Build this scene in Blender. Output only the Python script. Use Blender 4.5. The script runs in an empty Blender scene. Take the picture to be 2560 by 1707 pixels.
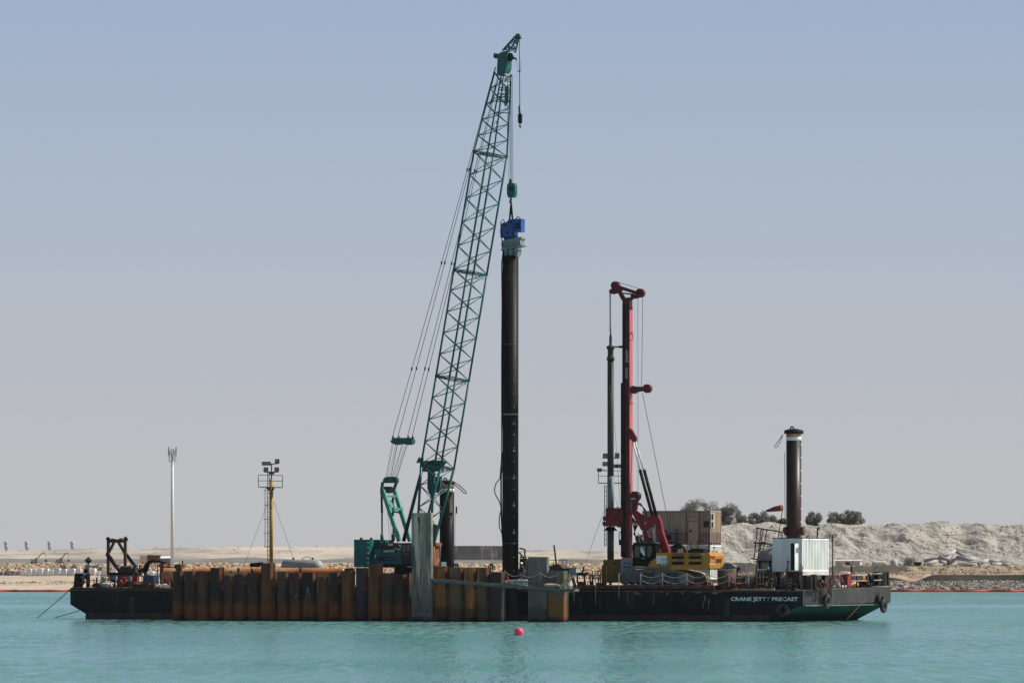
import bpy, math, random
from mathutils import Vector, Matrix, noise
R = math.radians
random.seed(7)
sc = bpy.context.scene
COL = sc.collection
# ---------------------------------------------------------------- camera
H, F, CX, HY = 5.27, 18000.0, 1280.0, 1396.0      # eye height, focal length in photo pixels, horizon row
cd = bpy.data.cameras.new('camera'); cam = bpy.data.objects.new('camera', cd); COL.objects.link(cam)
cam.location = (0, 0, H); cam.rotation_euler = (R(90), 0, 0)
cd.sensor_width = 36; cd.lens = 36 * F / 2560; cd.shift_y = (HY - 853.5) / 2560
cd.clip_start = 1; cd.clip_end = 20000
sc.camera = cam
# ---------------------------------------------------------------- light
SUN_EL, SUN_AZ = 46, 8                            # azimuth from +X towards +Y
w = bpy.data.worlds.new("World"); sc.world = w; w.use_nodes = True
wn = w.node_tree; wn.nodes.clear()
def wnode(t, **k):
    n = wn.nodes.new(t)
    for a, b in k.items(): setattr(n, a, b)
    return n
sky = wnode('ShaderNodeTexSky', sky_type='NISHITA', sun_disc=False, sun_elevation=R(SUN_EL), sun_rotation=R(90 - SUN_AZ),
            altitude=0, air_density=1.3, dust_density=4.0, ozone_density=1.2)
sm = wnode('ShaderNodeVectorMath', operation='SCALE'); sm.inputs['Scale'].default_value = 0.06
wn.links.new(sky.outputs[0], sm.inputs[0])
tc = wnode('ShaderNodeTexCoord'); sx = wnode('ShaderNodeSeparateXYZ'); wn.links.new(tc.outputs['Generated'], sx.inputs[0])
rm = wnode('ShaderNodeMapRange'); rm.inputs[1].default_value = 0; rm.inputs[2].default_value = 0.1
wn.links.new(sx.outputs['Z'], rm.inputs[0])
rp = wnode('ShaderNodeValToRGB'); cr = rp.color_ramp
def srgb(r, g, b): return tuple((c / 255 / 12.92 if c / 255 < .04045 else ((c / 255 + .055) / 1.055) ** 2.4) for c in (r, g, b)) + (1,)
cr.elements[0].position = 0; cr.elements[0].color = srgb(189, 189, 191)
cr.elements[1].position = 1; cr.elements[1].color = srgb(146, 168, 200)
for p, c in ((.12, (188, 190, 193)), (.28, (182, 188, 196)), (.5, (173, 185, 201)), (.77, (159, 176, 202))):
    e = cr.elements.new(p); e.color = srgb(*c)
wn.links.new(rm.outputs[0], rp.inputs[0])
mr = wnode('ShaderNodeMapRange'); mr.inputs[1].default_value = .085; mr.inputs[2].default_value = .32
wn.links.new(sx.outputs['Z'], mr.inputs[0])
mx = wnode('ShaderNodeMix', data_type='RGBA'); wn.links.new(mr.outputs[0], mx.inputs[0])
wn.links.new(rp.outputs[0], mx.inputs[6]); wn.links.new(sm.outputs[0], mx.inputs[7])
bg = wnode('ShaderNodeBackground'); bg.inputs[1].default_value = 1.0
wn.links.new(mx.outputs[2], bg.inputs[0])
wo = wnode('ShaderNodeOutputWorld'); wn.links.new(bg.outputs[0], wo.inputs[0])
ld = bpy.data.lights.new('sun', 'SUN'); ld.energy = 4.9; ld.angle = R(.5); ld.color = (1, .94, .84)
lo = bpy.data.objects.new('sun', ld); COL.objects.link(lo)
SV = Vector((math.cos(R(SUN_EL)) * math.cos(R(SUN_AZ)), math.cos(R(SUN_EL)) * math.sin(R(SUN_AZ)), math.sin(R(SUN_EL))))
lo.rotation_euler = (-SV).to_track_quat('-Z', 'Y').to_euler(); lo.location = (50, 300, 120)
sc.view_settings.view_transform = 'Standard'; sc.view_settings.look = 'None'
sc.view_settings.exposure = 0; sc.view_settings.gamma = 1; sc.view_settings.use_curve_mapping = False
sc.cycles.max_bounces = 6; sc.cycles.volume_bounces = 0
# ---------------------------------------------------------------- frames: places in the world found from photo positions
Z = Vector((0, 0, 1)); EYE = Vector((0, 0, H))
def at(px, py, Y): return Vector(((px - CX) * Y / F, Y, H + (HY - py) * Y / F))
class Frame:
    """vertical planes: u runs along them, v into the picture"""
    def __init__(s, o, deg):
        a = R(deg); s.o = Vector((o[0], o[1], 0)); s.U = Vector((math.cos(a), -math.sin(a), 0)); s.V = Vector((math.sin(a), math.cos(a), 0))
    def P(s, u, v, z): return s.o + s.U * u + s.V * v + Z * z
    def q(s, px, py, v):
        d = Vector(((px - CX) / F, 1, (HY - py) / F)); t = ((s.o + s.V * v - EYE).dot(s.V)) / d.dot(s.V)
        return EYE + d * t
    def u(s, px, v): return (s.q(px, HY, v) - s.o).dot(s.U)
    def z(s, px, py, v): return s.q(px, py, v).z
B = Frame((24.333, 600), 24)            # the barge's near side; u = 0 at its right corner
BOW = Frame((24.333, 600), 24 - 90)     # the barge's right end; v < 0 stands off it
def zd(u, v): return 2.63 + .011 * v - .0016 * u
def zdp(px, v): return zd(B.u(px, v), v)
# ---------------------------------------------------------------- mesh builder
class MB:
    def __init__(s): s.v = []; s.f = []; s.sm = []
    def add(s, vs, fs, smooth=False):
        n = len(s.v); s.v += [Vector(p) for p in vs]; s.f += [tuple(i + n for i in f) for f in fs]; s.sm += [smooth] * len(fs); return s
    def hexa(s, p): return s.add(p, [(0, 3, 2, 1), (4, 5, 6, 7), (0, 1, 5, 4), (1, 2, 6, 5), (2, 3, 7, 6), (3, 0, 4, 7)])
    def box(s, fr, u0, u1, v0, v1, z0, z1):
        P = fr.P
        return s.hexa([P(u0, v0, z0), P(u1, v0, z0), P(u1, v1, z0), P(u0, v1, z0), P(u0, v0, z1), P(u1, v0, z1), P(u1, v1, z1), P(u0, v1, z1)])
    def pb(s, fr, x0, y0, x1, y1, v, d, zbot=None):
        """box whose near face spans these photo positions on plane v, d metres deep"""
        u0, u1 = fr.u(x0, v), fr.u(x1, v); zt = fr.z((x0 + x1) / 2, y0, v); zb = fr.z((x0 + x1) / 2, y1, v) if zbot is None else zbot
        return s.box(fr, u0, u1, v, v + d, zb, zt)
    def prism(s, a, off):
        n = len(a); off = Vector(off)
        return s.add(list(a) + [p + off for p in a], [tuple(range(n))[::-1], tuple(range(n, 2 * n))] + [(i, (i + 1) % n, n + (i + 1) % n, n + i) for i in range(n)])
    def poly(s, fr, pts, v, d): return s.prism([fr.q(x, y, v) for x, y in pts], fr.V * d)
    def tube(s, p, q, r, n=6, r2=None, caps=True, smooth=True):
        p = Vector(p); q = Vector(q); r2 = r if r2 is None else r2; d = (q - p)
        if d.length < 1e-6: return s
        d.normalize(); a = d.orthogonal().normalized(); b = d.cross(a)
        vs = []
        for c, rr in ((p, r), (q, r2)):
            vs += [c + (a * math.cos(2 * math.pi * i / n) + b * math.sin(2 * math.pi * i / n)) * rr for i in range(n)]
        m = len(s.v); s.add(vs, [(i, (i + 1) % n, n + (i + 1) % n, n + i) for i in range(n)], smooth)
        if caps: s.add([], []); s.f += [tuple(m + i for i in range(n))[::-1], tuple(m + n + i for i in range(n))]; s.sm += [False, False]
        return s
    def path(s, pts, r, n=6):
        pts = [Vector(p) for p in pts]
        rings = []; a = None
        for i, p in enumerate(pts):
            d = (pts[min(i + 1, len(pts) - 1)] - pts[max(i - 1, 0)]).normalized()
            a = d.orthogonal().normalized() if a is None else (a - d * a.dot(d)).normalized()
            b = d.cross(a); rr = r[i] if isinstance(r, (list, tuple)) else r
            rings.append([p + (a * math.cos(2 * math.pi * k / n) + b * math.sin(2 * math.pi * k / n)) * rr for k in range(n)])
        m = len(s.v); vs = [x for g in rings for x in g]
        s.add(vs, [(j * n + i, j * n + (i + 1) % n, (j + 1) * n + (i + 1) % n, (j + 1) * n + i) for j in range(len(pts) - 1) for i in range(n)], True)
        e = m + (len(pts) - 1) * n
        s.f += [tuple(m + i for i in range(n))[::-1], tuple(e + i for i in range(n))]; s.sm += [False, False]
        return s
    def lathe(s, c, prof, n=24, ax=Z, smooth=True):
        c = Vector(c); ax = Vector(ax).normalized(); a = ax.orthogonal().normalized(); b = ax.cross(a); m = len(s.v)
        vs = [c + ax * h + (a * math.cos(2 * math.pi * i / n) + b * math.sin(2 * math.pi * i / n)) * r for r, h in prof for i in range(n)]
        s.add(vs, [(j * n + i, j * n + (i + 1) % n, (j + 1) * n + (i + 1) % n, (j + 1) * n + i) for j in range(len(prof) - 1) for i in range(n)], smooth)
        e = m + (len(prof) - 1) * n
        s.f += [tuple(m + i for i in range(n))[::-1], tuple(e + i for i in range(n))]; s.sm += [False, False]
        return s
    def beam(s, p, q, w, h, up=Z):
        p = Vector(p); q = Vector(q); d = (q - p).normalized(); x = d.cross(up)
        x = x.normalized() if x.length > 1e-3 else d.orthogonal().normalized(); y = x.cross(d).normalized()
        x *= w / 2; y *= h / 2
        return s.hexa([p - x - y, p + x - y, p + x + y, p - x + y, q - x - y, q + x - y, q + x + y, q - x + y])
    def ball(s, c, r, n=12, m=8, sq=(1, 1, 1), jit=0):
        c = Vector(c); vs = []; k0 = len(s.v)
        for j in range(m + 1):
            th = math.pi * j / m
            for i in range(n):
                ph = 2 * math.pi * i / n; k = 1 + random.uniform(-jit, jit)
                vs.append(c + Vector((math.sin(th) * math.cos(ph) * sq[0], math.sin(th) * math.sin(ph) * sq[1], math.cos(th) * sq[2])) * r * k)
        s.add(vs, [(j * n + i, (j + 1) * n + i, (j + 1) * n + (i + 1) % n, j * n + (i + 1) % n) for j in range(m) for i in range(n)], jit == 0)
        return s
    def torus(s, c, ax, R1, r2, n=24, m=10):
        c = Vector(c); ax = Vector(ax).normalized(); a = ax.orthogonal().normalized(); b = ax.cross(a); vs = []
        for i in range(n):
            e = a * math.cos(2 * math.pi * i / n) + b * math.sin(2 * math.pi * i / n)
            for j in range(m): vs.append(c + e * (R1 + r2 * math.cos(2 * math.pi * j / m)) + ax * r2 * math.sin(2 * math.pi * j / m))
        return s.add(vs, [(i * m + j, ((i + 1) % n) * m + j, ((i + 1) % n) * m + (j + 1) % m, i * m + (j + 1) % m) for i in range(n) for j in range(m)], True)
    def centre(s):
        lo = Vector((min(p.x for p in s.v), min(p.y for p in s.v), min(p.z for p in s.v))); hi = Vector((max(p.x for p in s.v), max(p.y for p in s.v), 0))
        return Vector(((lo.x + hi.x) / 2, (lo.y + hi.y) / 2, lo.z))
    def build(s, name, mat, parent=None, loc=None, label=None):
        o0 = ORG[parent.name] if parent else (Vector(loc) if loc is not None else s.centre())
        me = bpy.data.meshes.new(name); me.from_pydata([tuple(p - o0) for p in s.v], [], s.f)
        me.polygons.foreach_set('use_smooth', s.sm); me.update()
        if mat: me.materials.append(mat)
        o = bpy.data.objects.new(name, me); COL.objects.link(o)
        if parent: o.parent = parent
        else: o.location = o0
        ORG[o.name] = o0.copy()
        if label: o['label'] = label
        return o
ORG = {}
def tag(o, label=None, cat=None, group=None, kind=None):
    if label: o['label'] = label
    if cat: o['category'] = cat
    if group: o['group'] = group
    if kind: o['kind'] = kind
    return o
def thing(name, label, cat, loc, group=None):
    o = bpy.data.objects.new(name, None); COL.objects.link(o); o.location = loc; o.empty_display_size = .3
    ORG[o.name] = Vector(loc); return tag(o, label, cat, group)
def fix_normals(o):
    import bmesh
    bm = bmesh.new(); bm.from_mesh(o.data); bmesh.ops.recalc_face_normals(bm, faces=bm.faces); bm.to_mesh(o.data); bm.free()
def copy_tree(o, loc, label=None):
    c = o.copy(); COL.objects.link(c); c.location = loc; ORG[c.name] = Vector(loc)
    if label: c['label'] = label
    for ch in o.children:
        d = ch.copy(); COL.objects.link(d); d.parent = c
        for g in ch.children:
            e = g.copy(); COL.objects.link(e); e.parent = d
    return c
def text(body, fr, x0, x1, y0, y1, v, mat, parent, name='lettering', vert=False, th=.012, bold=.02):
    """lettering fitted between photo positions on plane v of a frame"""
    cu = bpy.data.curves.new('t', 'FONT'); cu.body = body; cu.extrude = 0; cu.offset = bold; cu.resolution_u = 2
    ob = bpy.data.objects.new('t', cu); COL.objects.link(ob); dg = bpy.context.evaluated_depsgraph_get(); dg.update()
    me = bpy.data.meshes.new_from_object(ob.evaluated_get(dg)); bpy.data.objects.remove(ob)
    vs = [p.co.copy() for p in me.vertices]; fs = [tuple(p.vertices) for p in me.polygons]
    if vert: vs = [Vector((-p.y, p.x, 0)) for p in vs]
    a0, a1 = min(p.x for p in vs), max(p.x for p in vs); b0, b1 = min(p.y for p in vs), max(p.y for p in vs)
    u0, u1 = fr.u(x0, v), fr.u(x1, v); zt, zb = fr.z((x0 + x1) / 2, y0, v), fr.z((x0 + x1) / 2, y1, v)
    m = MB(); m.add([fr.P(u0 + (p.x - a0) / (a1 - a0) * (u1 - u0), v, zb + (p.y - b0) / (b1 - b0) * (zt - zb)) for p in vs], fs)
    bpy.data.meshes.remove(me)
    o = m.build(name, mat, parent)
    so = o.modifiers.new('thick', 'SOLIDIFY'); so.thickness = th; so.offset = 0
    return o
# ---------------------------------------------------------------- materials
MATS = {}
def mat(name, c1, c2=None, scale=1.0, stretch=(1, 1, 1), rough=.6, metal=0, lo=.4, hi=.62, bump=0, bscale=None, c3=None, s3=.4, lo3=.5, hi3=.6, st3=(1, 1, 1), spec=.3, detail=6, rnd=0):
    if name in MATS: return MATS[name]
    m = bpy.data.materials.new(name); m.use_nodes = True; nt = m.node_tree; b = nt.nodes['Principled BSDF']; L = nt.links.new
    b.inputs['Roughness'].default_value = rough; b.inputs['Metallic'].default_value = metal; b.inputs['Specular IOR Level'].default_value = spec
    b.inputs['Base Color'].default_value = (*c1, 1)
    geo = nt.nodes.new('ShaderNodeNewGeometry')
    def nz(sc_, st, d=detail):
        mp = nt.nodes.new('ShaderNodeMapping'); mp.inputs['Scale'].default_value = [sc_ * k for k in st]
        L(geo.outputs['Position'], mp.inputs[0]); n = nt.nodes.new('ShaderNodeTexNoise'); n.inputs['Scale'].default_value = 1; n.inputs['Detail'].default_value = d
        n.inputs['Roughness'].default_value = .6
        L(mp.outputs[0], n.inputs[0]); return n
    def mixc(fac, a, bcol, x0, x1):
        r = nt.nodes.new('ShaderNodeMapRange'); r.inputs[1].default_value = x0; r.inputs[2].default_value = x1; L(fac, r.inputs[0])
        x = nt.nodes.new('ShaderNodeMix'); x.data_type = 'RGBA'; L(r.outputs[0], x.inputs[0])
        if isinstance(a, tuple): x.inputs[6].default_value = (*a, 1)
        else: L(a, x.inputs[6])
        x.inputs[7].default_value = (*bcol, 1); return x.outputs[2]
    col = None
    if c2: col = mixc(nz(scale, stretch).outputs[0], c1, c2, lo, hi)
    if c3: col = mixc(nz(s3, st3).outputs[0], col, c3, lo3, hi3)
    if rnd:
        oi = nt.nodes.new('ShaderNodeObjectInfo'); r = nt.nodes.new('ShaderNodeMapRange'); r.inputs[3].default_value = 1 - rnd; r.inputs[4].default_value = 1 + rnd
        L(oi.outputs['Random'], r.inputs[0]); hs = nt.nodes.new('ShaderNodeHueSaturation'); L(r.outputs[0], hs.inputs['Value'])
        if col is None: hs.inputs['Color'].default_value = (*c1, 1)
        else: L(col, hs.inputs['Color'])
        col = hs.outputs[0]
    if col is not None: L(col, b.inputs['Base Color'])
    if bump:
        n = nz(bscale or scale, stretch, 8); bp = nt.nodes.new('ShaderNodeBump'); bp.inputs['Strength'].default_value = 1; bp.inputs['Distance'].default_value = bump
        L(n.outputs[0], bp.inputs['Height']); L(bp.outputs[0], b.inputs['Normal'])
    MATS[name] = m; return m
def M(n): return MATS[n]
mat('hull', (.003, .006, .009), (.006, .011, .015), .5, (1, 1, .3), .6, 0, spec=.15, c3=(.035, .045, .05), s3=1.5, st3=(1, 1, .12), lo3=.62, hi3=.75)
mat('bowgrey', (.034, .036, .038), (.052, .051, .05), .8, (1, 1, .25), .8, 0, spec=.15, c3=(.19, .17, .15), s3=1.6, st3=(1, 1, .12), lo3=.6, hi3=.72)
mat('antifoul', (.006, .034, .030), (.012, .048, .042), .8, (1, 1, .4), 1, spec=0)
mat('cabblack', (.005, .008, .010), (.01, .013, .015), 2, rough=.8, spec=.03)
mat('deck', (.12, .07, .05), (.2, .17, .14), .8, rough=.8, c3=(.05, .05, .05), s3=.3)
mat('bootrust', (.03, .02, .02), (.055, .035, .03), 1.2, (1, 1, .5), .7)
mat('salt', (.15, .19, .19), (.08, .1, .1), 3, rough=.8)
mat('black', (.010, .010, .011), (.022, .021, .021), 2, rough=.55, spec=.12)
mat('blackpipe', (.005, .006, .007), (.009, .009, .010), 1, (1, 1, .1), .5, spec=.12, c3=(.04, .038, .035), s3=2, st3=(1, 1, .06), lo3=.62, hi3=.74)
mat('rubber', (.02, .021, .022), (.045, .045, .045), 4, rough=.75)
mat('darkmach', (.03, .03, .032), (.07, .06, .055), 3, rough=.6)
mat('cable', (.025, .027, .03), rough=.6)
mat('rope', (.4, .4, .37), (.25, .25, .22), 5, rough=.9)
mat('teal', (.009, .09, .08), (.014, .112, .10), 2, rough=.4, c3=(.02, .05, .045), s3=1.5, lo3=.55, hi3=.7)
mat('tealgantry', (.06, .27, .22), (.08, .32, .26), 2, rough=.5)
mat('tealbody', (.006, .11, .125), (.008, .13, .15), 1.5, rough=.4, c3=(.02, .06, .06), s3=1, lo3=.58, hi3=.7)
mat('tealdark', (.004, .03, .035), rough=.5)
mat('white', (.82, .82, .81), (.7, .7, .68), 1.5, (1, 1, .4), .6, c3=(.35, .22, .13), s3=1.2, st3=(1, 1, .2), lo3=.66, hi3=.74)
mat('offwhite', (.6, .6, .57), (.42, .4, .36), 2, rough=.8)
mat('bluepaint', (.012, .065, .24), (.016, .09, .32), 2, rough=.5, c3=(.02, .04, .09), s3=1.8, lo3=.58, hi3=.68)
mat('clampgrey', (.12, .17, .2), (.2, .25, .27), 3, rough=.55)
mat('red', (.17, .010, .02), (.24, .014, .028), 1.5, rough=.4, c3=(.06, .01, .015), s3=.8, lo3=.52, hi3=.75)
mat('reddark', (.075, .010, .016), (.12, .014, .02), 2, rough=.5)
mat('yellow', (.44, .20, .025), (.5, .24, .03), 1.2, rough=.5, c3=(.28, .13, .03), s3=2.5, lo3=.6, hi3=.72)
mat('ochre', (.18, .115, .03), (.12, .09, .03), 1.5, rough=.7)
mat('poleyellow', (.45, .31, .07), (.32, .21, .05), 1.5, (1, 1, .2), .6, c3=(.18, .1, .04), s3=1.5, lo3=.6, hi3=.7)
mat('glass', (.012, .03, .035), (.02, .045, .05), 3, rough=.1, spec=.6)
mat('lampglass', (.12, .14, .15), rough=.15, spec=.8)
mat('rust', (.26, .085, .03), (.15, .05, .025), 1.2, rough=.85, c3=(.38, .16, .06), s3=.6, lo3=.5, hi3=.65, bump=.02)
mat('rustpipe', (.5, .2, .075), (.38, .13, .05), .7, (.7, .7, 1), .85, c3=(.62, .38, .2), s3=.35, lo3=.48, hi3=.58)
mat('rustbrown', (.075, .038, .028), (.12, .06, .04), 2, rough=.8)
mat('beige', (.56, .45, .31), (.48, .39, .27), 1.5, (1, 1, .4), .7)
mat('beigelow', (.38, .28, .25), (.3, .22, .2), 1.5, rough=.75)
mat('bagwhite', (.75, .75, .75), (.6, .6, .6), 1.2, rough=.85, bump=.12, bscale=2, rnd=.12)
mat('baggrey', (.3, .3, .3), (.12, .12, .12), 1.2, rough=.9, bump=.12)
mat('pilegreen', (.3, .31, .28))
mat('concretegrey', (.2, .21, .2), (.13, .14, .14), 1.5, (1, 1, .15), .8, c3=(.28, .28, .26), s3=.9, st3=(1, 1, .3), lo3=.55, hi3=.7)
mat('steelgrey', (.13, .16, .18), (.2, .22, .23), 1.0, (1, 1, .2), .6)
mat('tankgrey', (.33, .35, .37), (.27, .29, .31), 1, (1, 1, .4), .5)
mat('hopper', (.3, .3, .33), (.24, .24, .26), 1, rough=.6)
mat('walkway', (.07, .07, .065), (.13, .125, .11), 2, rough=.75)
mat('timber', (.4, .34, .26), (.28, .24, .19), 4, rough=.9)
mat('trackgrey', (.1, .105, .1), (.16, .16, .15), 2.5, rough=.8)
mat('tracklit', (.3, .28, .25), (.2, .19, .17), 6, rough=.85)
mat('orange', (.5, .12, .02), rough=.5)
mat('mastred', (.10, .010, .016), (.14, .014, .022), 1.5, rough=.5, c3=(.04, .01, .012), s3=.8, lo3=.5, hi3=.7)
mat('sunlitred', (.52, .12, .14), (.42, .09, .10), 1.5, (1, 1, .3), .6)  # sunlit copy of mastred for the right side; the light is in the colour
mat('hivis', (.42, .03, .035), rough=.6)
mat('pink', (.9, .09, .16), (.8, .07, .14), 5, rough=.35)
mat('boomred', (.5, .06, .035), (.35, .05, .035), .5, rough=.6)
mat('skin', (.28, .15, .1), rough=.6)
mat('cloth', (.03, .032, .05), (.05, .05, .07), 8, rough=.9)
mat('turq', (.12, .35, .35), rough=.5)
mat('paleturq', (.32, .44, .45), (.25, .34, .34), 2, rough=.6)
mat('blue', (.012, .05, .12), (.02, .07, .15), 2, rough=.5)
mat('brightred', (.24, .018, .022), (.15, .014, .018), 3, rough=.6)
mat('sock', (.26, .07, .045), (.18, .05, .035), 3, rough=.8)
mat('towerwhite', (.6, .61, .6), rough=.5)
mat('towergrey', (.25, .25, .25), rough=.5)
mat('leaf', (.10, .11, .09), (.15, .155, .13), .6, rough=.8, rnd=.1)  # greyed and lightened: haze over the hill trees set in the colour
mat('bark', (.1, .075, .05), rough=.9)
mat('hillgrey', (.40, .385, .35), (.325, .315, .29), .9, (1, 1, 1.3), .95, lo=.4, hi=.66, c3=(.45, .425, .38), s3=.07, lo3=.48, hi3=.62, bump=1.7, bscale=.42)
mat('hilldark', (.17, .16, .14), rough=.95)
mat('sand', (.52, .43, .335), (.40, .335, .265), .08, (1, .3, 1), .95, lo=.4, hi=.6, bump=.35, bscale=.3)
mat('sandlight', (.46, .41, .35), (.25, .235, .215), .05, (1, .3, 1.5), .95, lo=.42, hi=.6, c3=(.54, .47, .39), s3=.012, st3=(1, .3, 2), lo3=.48, hi3=.6, bump=.8, bscale=.1)
mat('ridge', (.15, .145, .14), (.22, .21, .2), .05, rough=.95, bump=.8, bscale=.12)
mat('bank', (.42, .32, .22), (.24, .195, .15), .15, (1, .6, 1), .95, c3=(.22, .19, .15), s3=.05, lo3=.5, hi3=.6, bump=.5, bscale=.35)
mat('seawall', (.13, .125, .105), (.2, .185, .155), .4, rough=.95)
mat('rockgrey', (.3, .29, .27), (.13, .13, .125), .9, rough=.95)
mat('rocksand', (.55, .43, .3), (.34, .26, .18), .5, rough=.95)
mat('stockpile', (.10, .10, .105), (.14, .14, .145), .3, rough=.95, c3=(.28, .27, .26), s3=.5, st3=(1.6, 1, .2), lo3=.56, hi3=.66)
mat('fartank', (.40, .41, .54), rough=.7)  # distance haze put into the colour as a pale blue tone
mat('pipegrey', (.3, .3, .31), (.42, .41, .4), .5, rough=.7, rnd=.2)
mat('digger', (.55, .4, .26), rough=.6)  # lightened so that the colour itself carries some distance haze
mat('paintfaded', (.7, .82, .86), (.5, .6, .63), 1.2, rough=.7, c3=(.2, .14, .10), s3=.45, lo3=.6, hi3=.66)
mat('signwhite', (.7, .7, .7), rough=.6)
mat('signgrey', (.25, .24, .3), (.2, .19, .25), 2, rough=.6)
mat('hullstreak', (.035, .045, .05), (.012, .018, .022), 2, (1, 1, .3), .8)
mat('draught', (.13, .14, .145))
mat('darkstain', (.05, .055, .055), (.09, .095, .09), 2, (1, 1, .2), .8)
mat('chalk', (.24, .24, .22), (.12, .11, .1), 3, (1, 1, .4), .9)
mat('marking', (.4, .42, .42), rough=.7)
# rust piles: brown steel, redder in the tide zone, each pile a little different
def pilemat(name, c, tide, dark, rnd=.35, t0=.40, t1=.47, nsc=1.2):
    m = mat(name, c, dark, 1.1, (1, 1, .25), .85, lo=.38, hi=.6, c3=tuple(min(1, x * 1.5) for x in c), s3=1.4, st3=(1, 1, .1), lo3=.57, hi3=.72, rnd=rnd)
    nt = m.node_tree; L = nt.links.new; b = nt.nodes['Principled BSDF']; src = b.inputs['Base Color'].links[0].from_socket
    g = nt.nodes.new('ShaderNodeNewGeometry'); s = nt.nodes.new('ShaderNodeSeparateXYZ'); L(g.outputs['Position'], s.inputs[0])
    n = nt.nodes.new('ShaderNodeTexNoise'); n.inputs['Scale'].default_value = nsc; n.inputs['Detail'].default_value = 6; n.inputs['Roughness'].default_value = .7; L(g.outputs['Position'], n.inputs[0])
    oi = nt.nodes.new('ShaderNodeObjectInfo'); a0 = nt.nodes.new('ShaderNodeMath'); a0.operation = 'MULTIPLY_ADD'; L(oi.outputs['Random'], a0.inputs[0]); a0.inputs[1].default_value = .35; L(s.outputs['Z'], a0.inputs[2])
    ad = nt.nodes.new('ShaderNodeMath'); ad.operation = 'MULTIPLY_ADD'; L(n.outputs[0], ad.inputs[0]); ad.inputs[1].default_value = 1.5; L(a0.outputs[0], ad.inputs[2])
    rp = nt.nodes.new('ShaderNodeValToRGB'); rp.color_ramp.elements[0].position = 0.13; rp.color_ramp.elements[0].color = (0, 0, 0, 1)
    for p, vv in ((.19, 1), (t0, 1), (t1, 0)):
        e = rp.color_ramp.elements.new(p); e.color = (vv, vv, vv, 1)
    rp.color_ramp.elements[-1].position = 1; rp.color_ramp.elements[-1].color = (0, 0, 0, 1)
    dv = nt.nodes.new('ShaderNodeMath'); dv.operation = 'DIVIDE'; dv.inputs[1].default_value = 5.0; L(ad.outputs[0], dv.inputs[0]); L(dv.outputs[0], rp.inputs[0])
    x = nt.nodes.new('ShaderNodeMix'); x.data_type = 'RGBA'; x.inputs[7].default_value = (*tide, 1); L(src, x.inputs[6]); L(rp.outputs[0], x.inputs[0])
    rp2 = nt.nodes.new('ShaderNodeMapRange'); rp2.inputs[1].default_value = 1.35; rp2.inputs[2].default_value = .95; L(ad.outputs[0], rp2.inputs[0])
    x2 = nt.nodes.new('ShaderNodeMix'); x2.data_type = 'RGBA'; x2.inputs[7].default_value = (.012, .012, .012, 1); L(x.outputs[2], x2.inputs[6]); L(rp2.outputs[0], x2.inputs[0])
    L(x2.outputs[2], b.inputs['Base Color'])
pilemat('pileA', (.07, .038, .026), (.17, .058, .022), (.03, .024, .022), t0=.42, t1=.55)
pilemat('pileTop', (.15, .064, .03), (.18, .058, .022), (.06, .034, .024), t0=.42, t1=.55)
pilemat('pileO', (.32, .15, .042), (.13, .06, .025), (.15, .075, .03), .1)
pilemat('pileG', (.125, .092, .055), (.085, .055, .035), (.08, .062, .042), .15)
pilemat('pileGrey', (.36, .33, .26), (.125, .125, .115), (.13, .13, .115), .02, t0=.55, t1=.95, nsc=.8)
pilemat('pileR', (.17, .15, .12), (.17, .075, .028), (.10, .085, .07), .02, t0=.48, t1=.7)
pilemat('pileWide', (.2, .19, .16), (.08, .08, .075), (.12, .12, .11), .02)
mat('rustlit', (.17, .065, .03), (.10, .04, .024), 1.5, rough=.9)  # brighter rust for upper pile flanks, part of the sunlight put into the colour
pilemat('pileD', (.05, .042, .045), (.05, .035, .035), (.035, .03, .035), .1)
mat('olive', (.035, .034, .025), (.06, .058, .045), 2, (1, 1, .2), .6)
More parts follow.
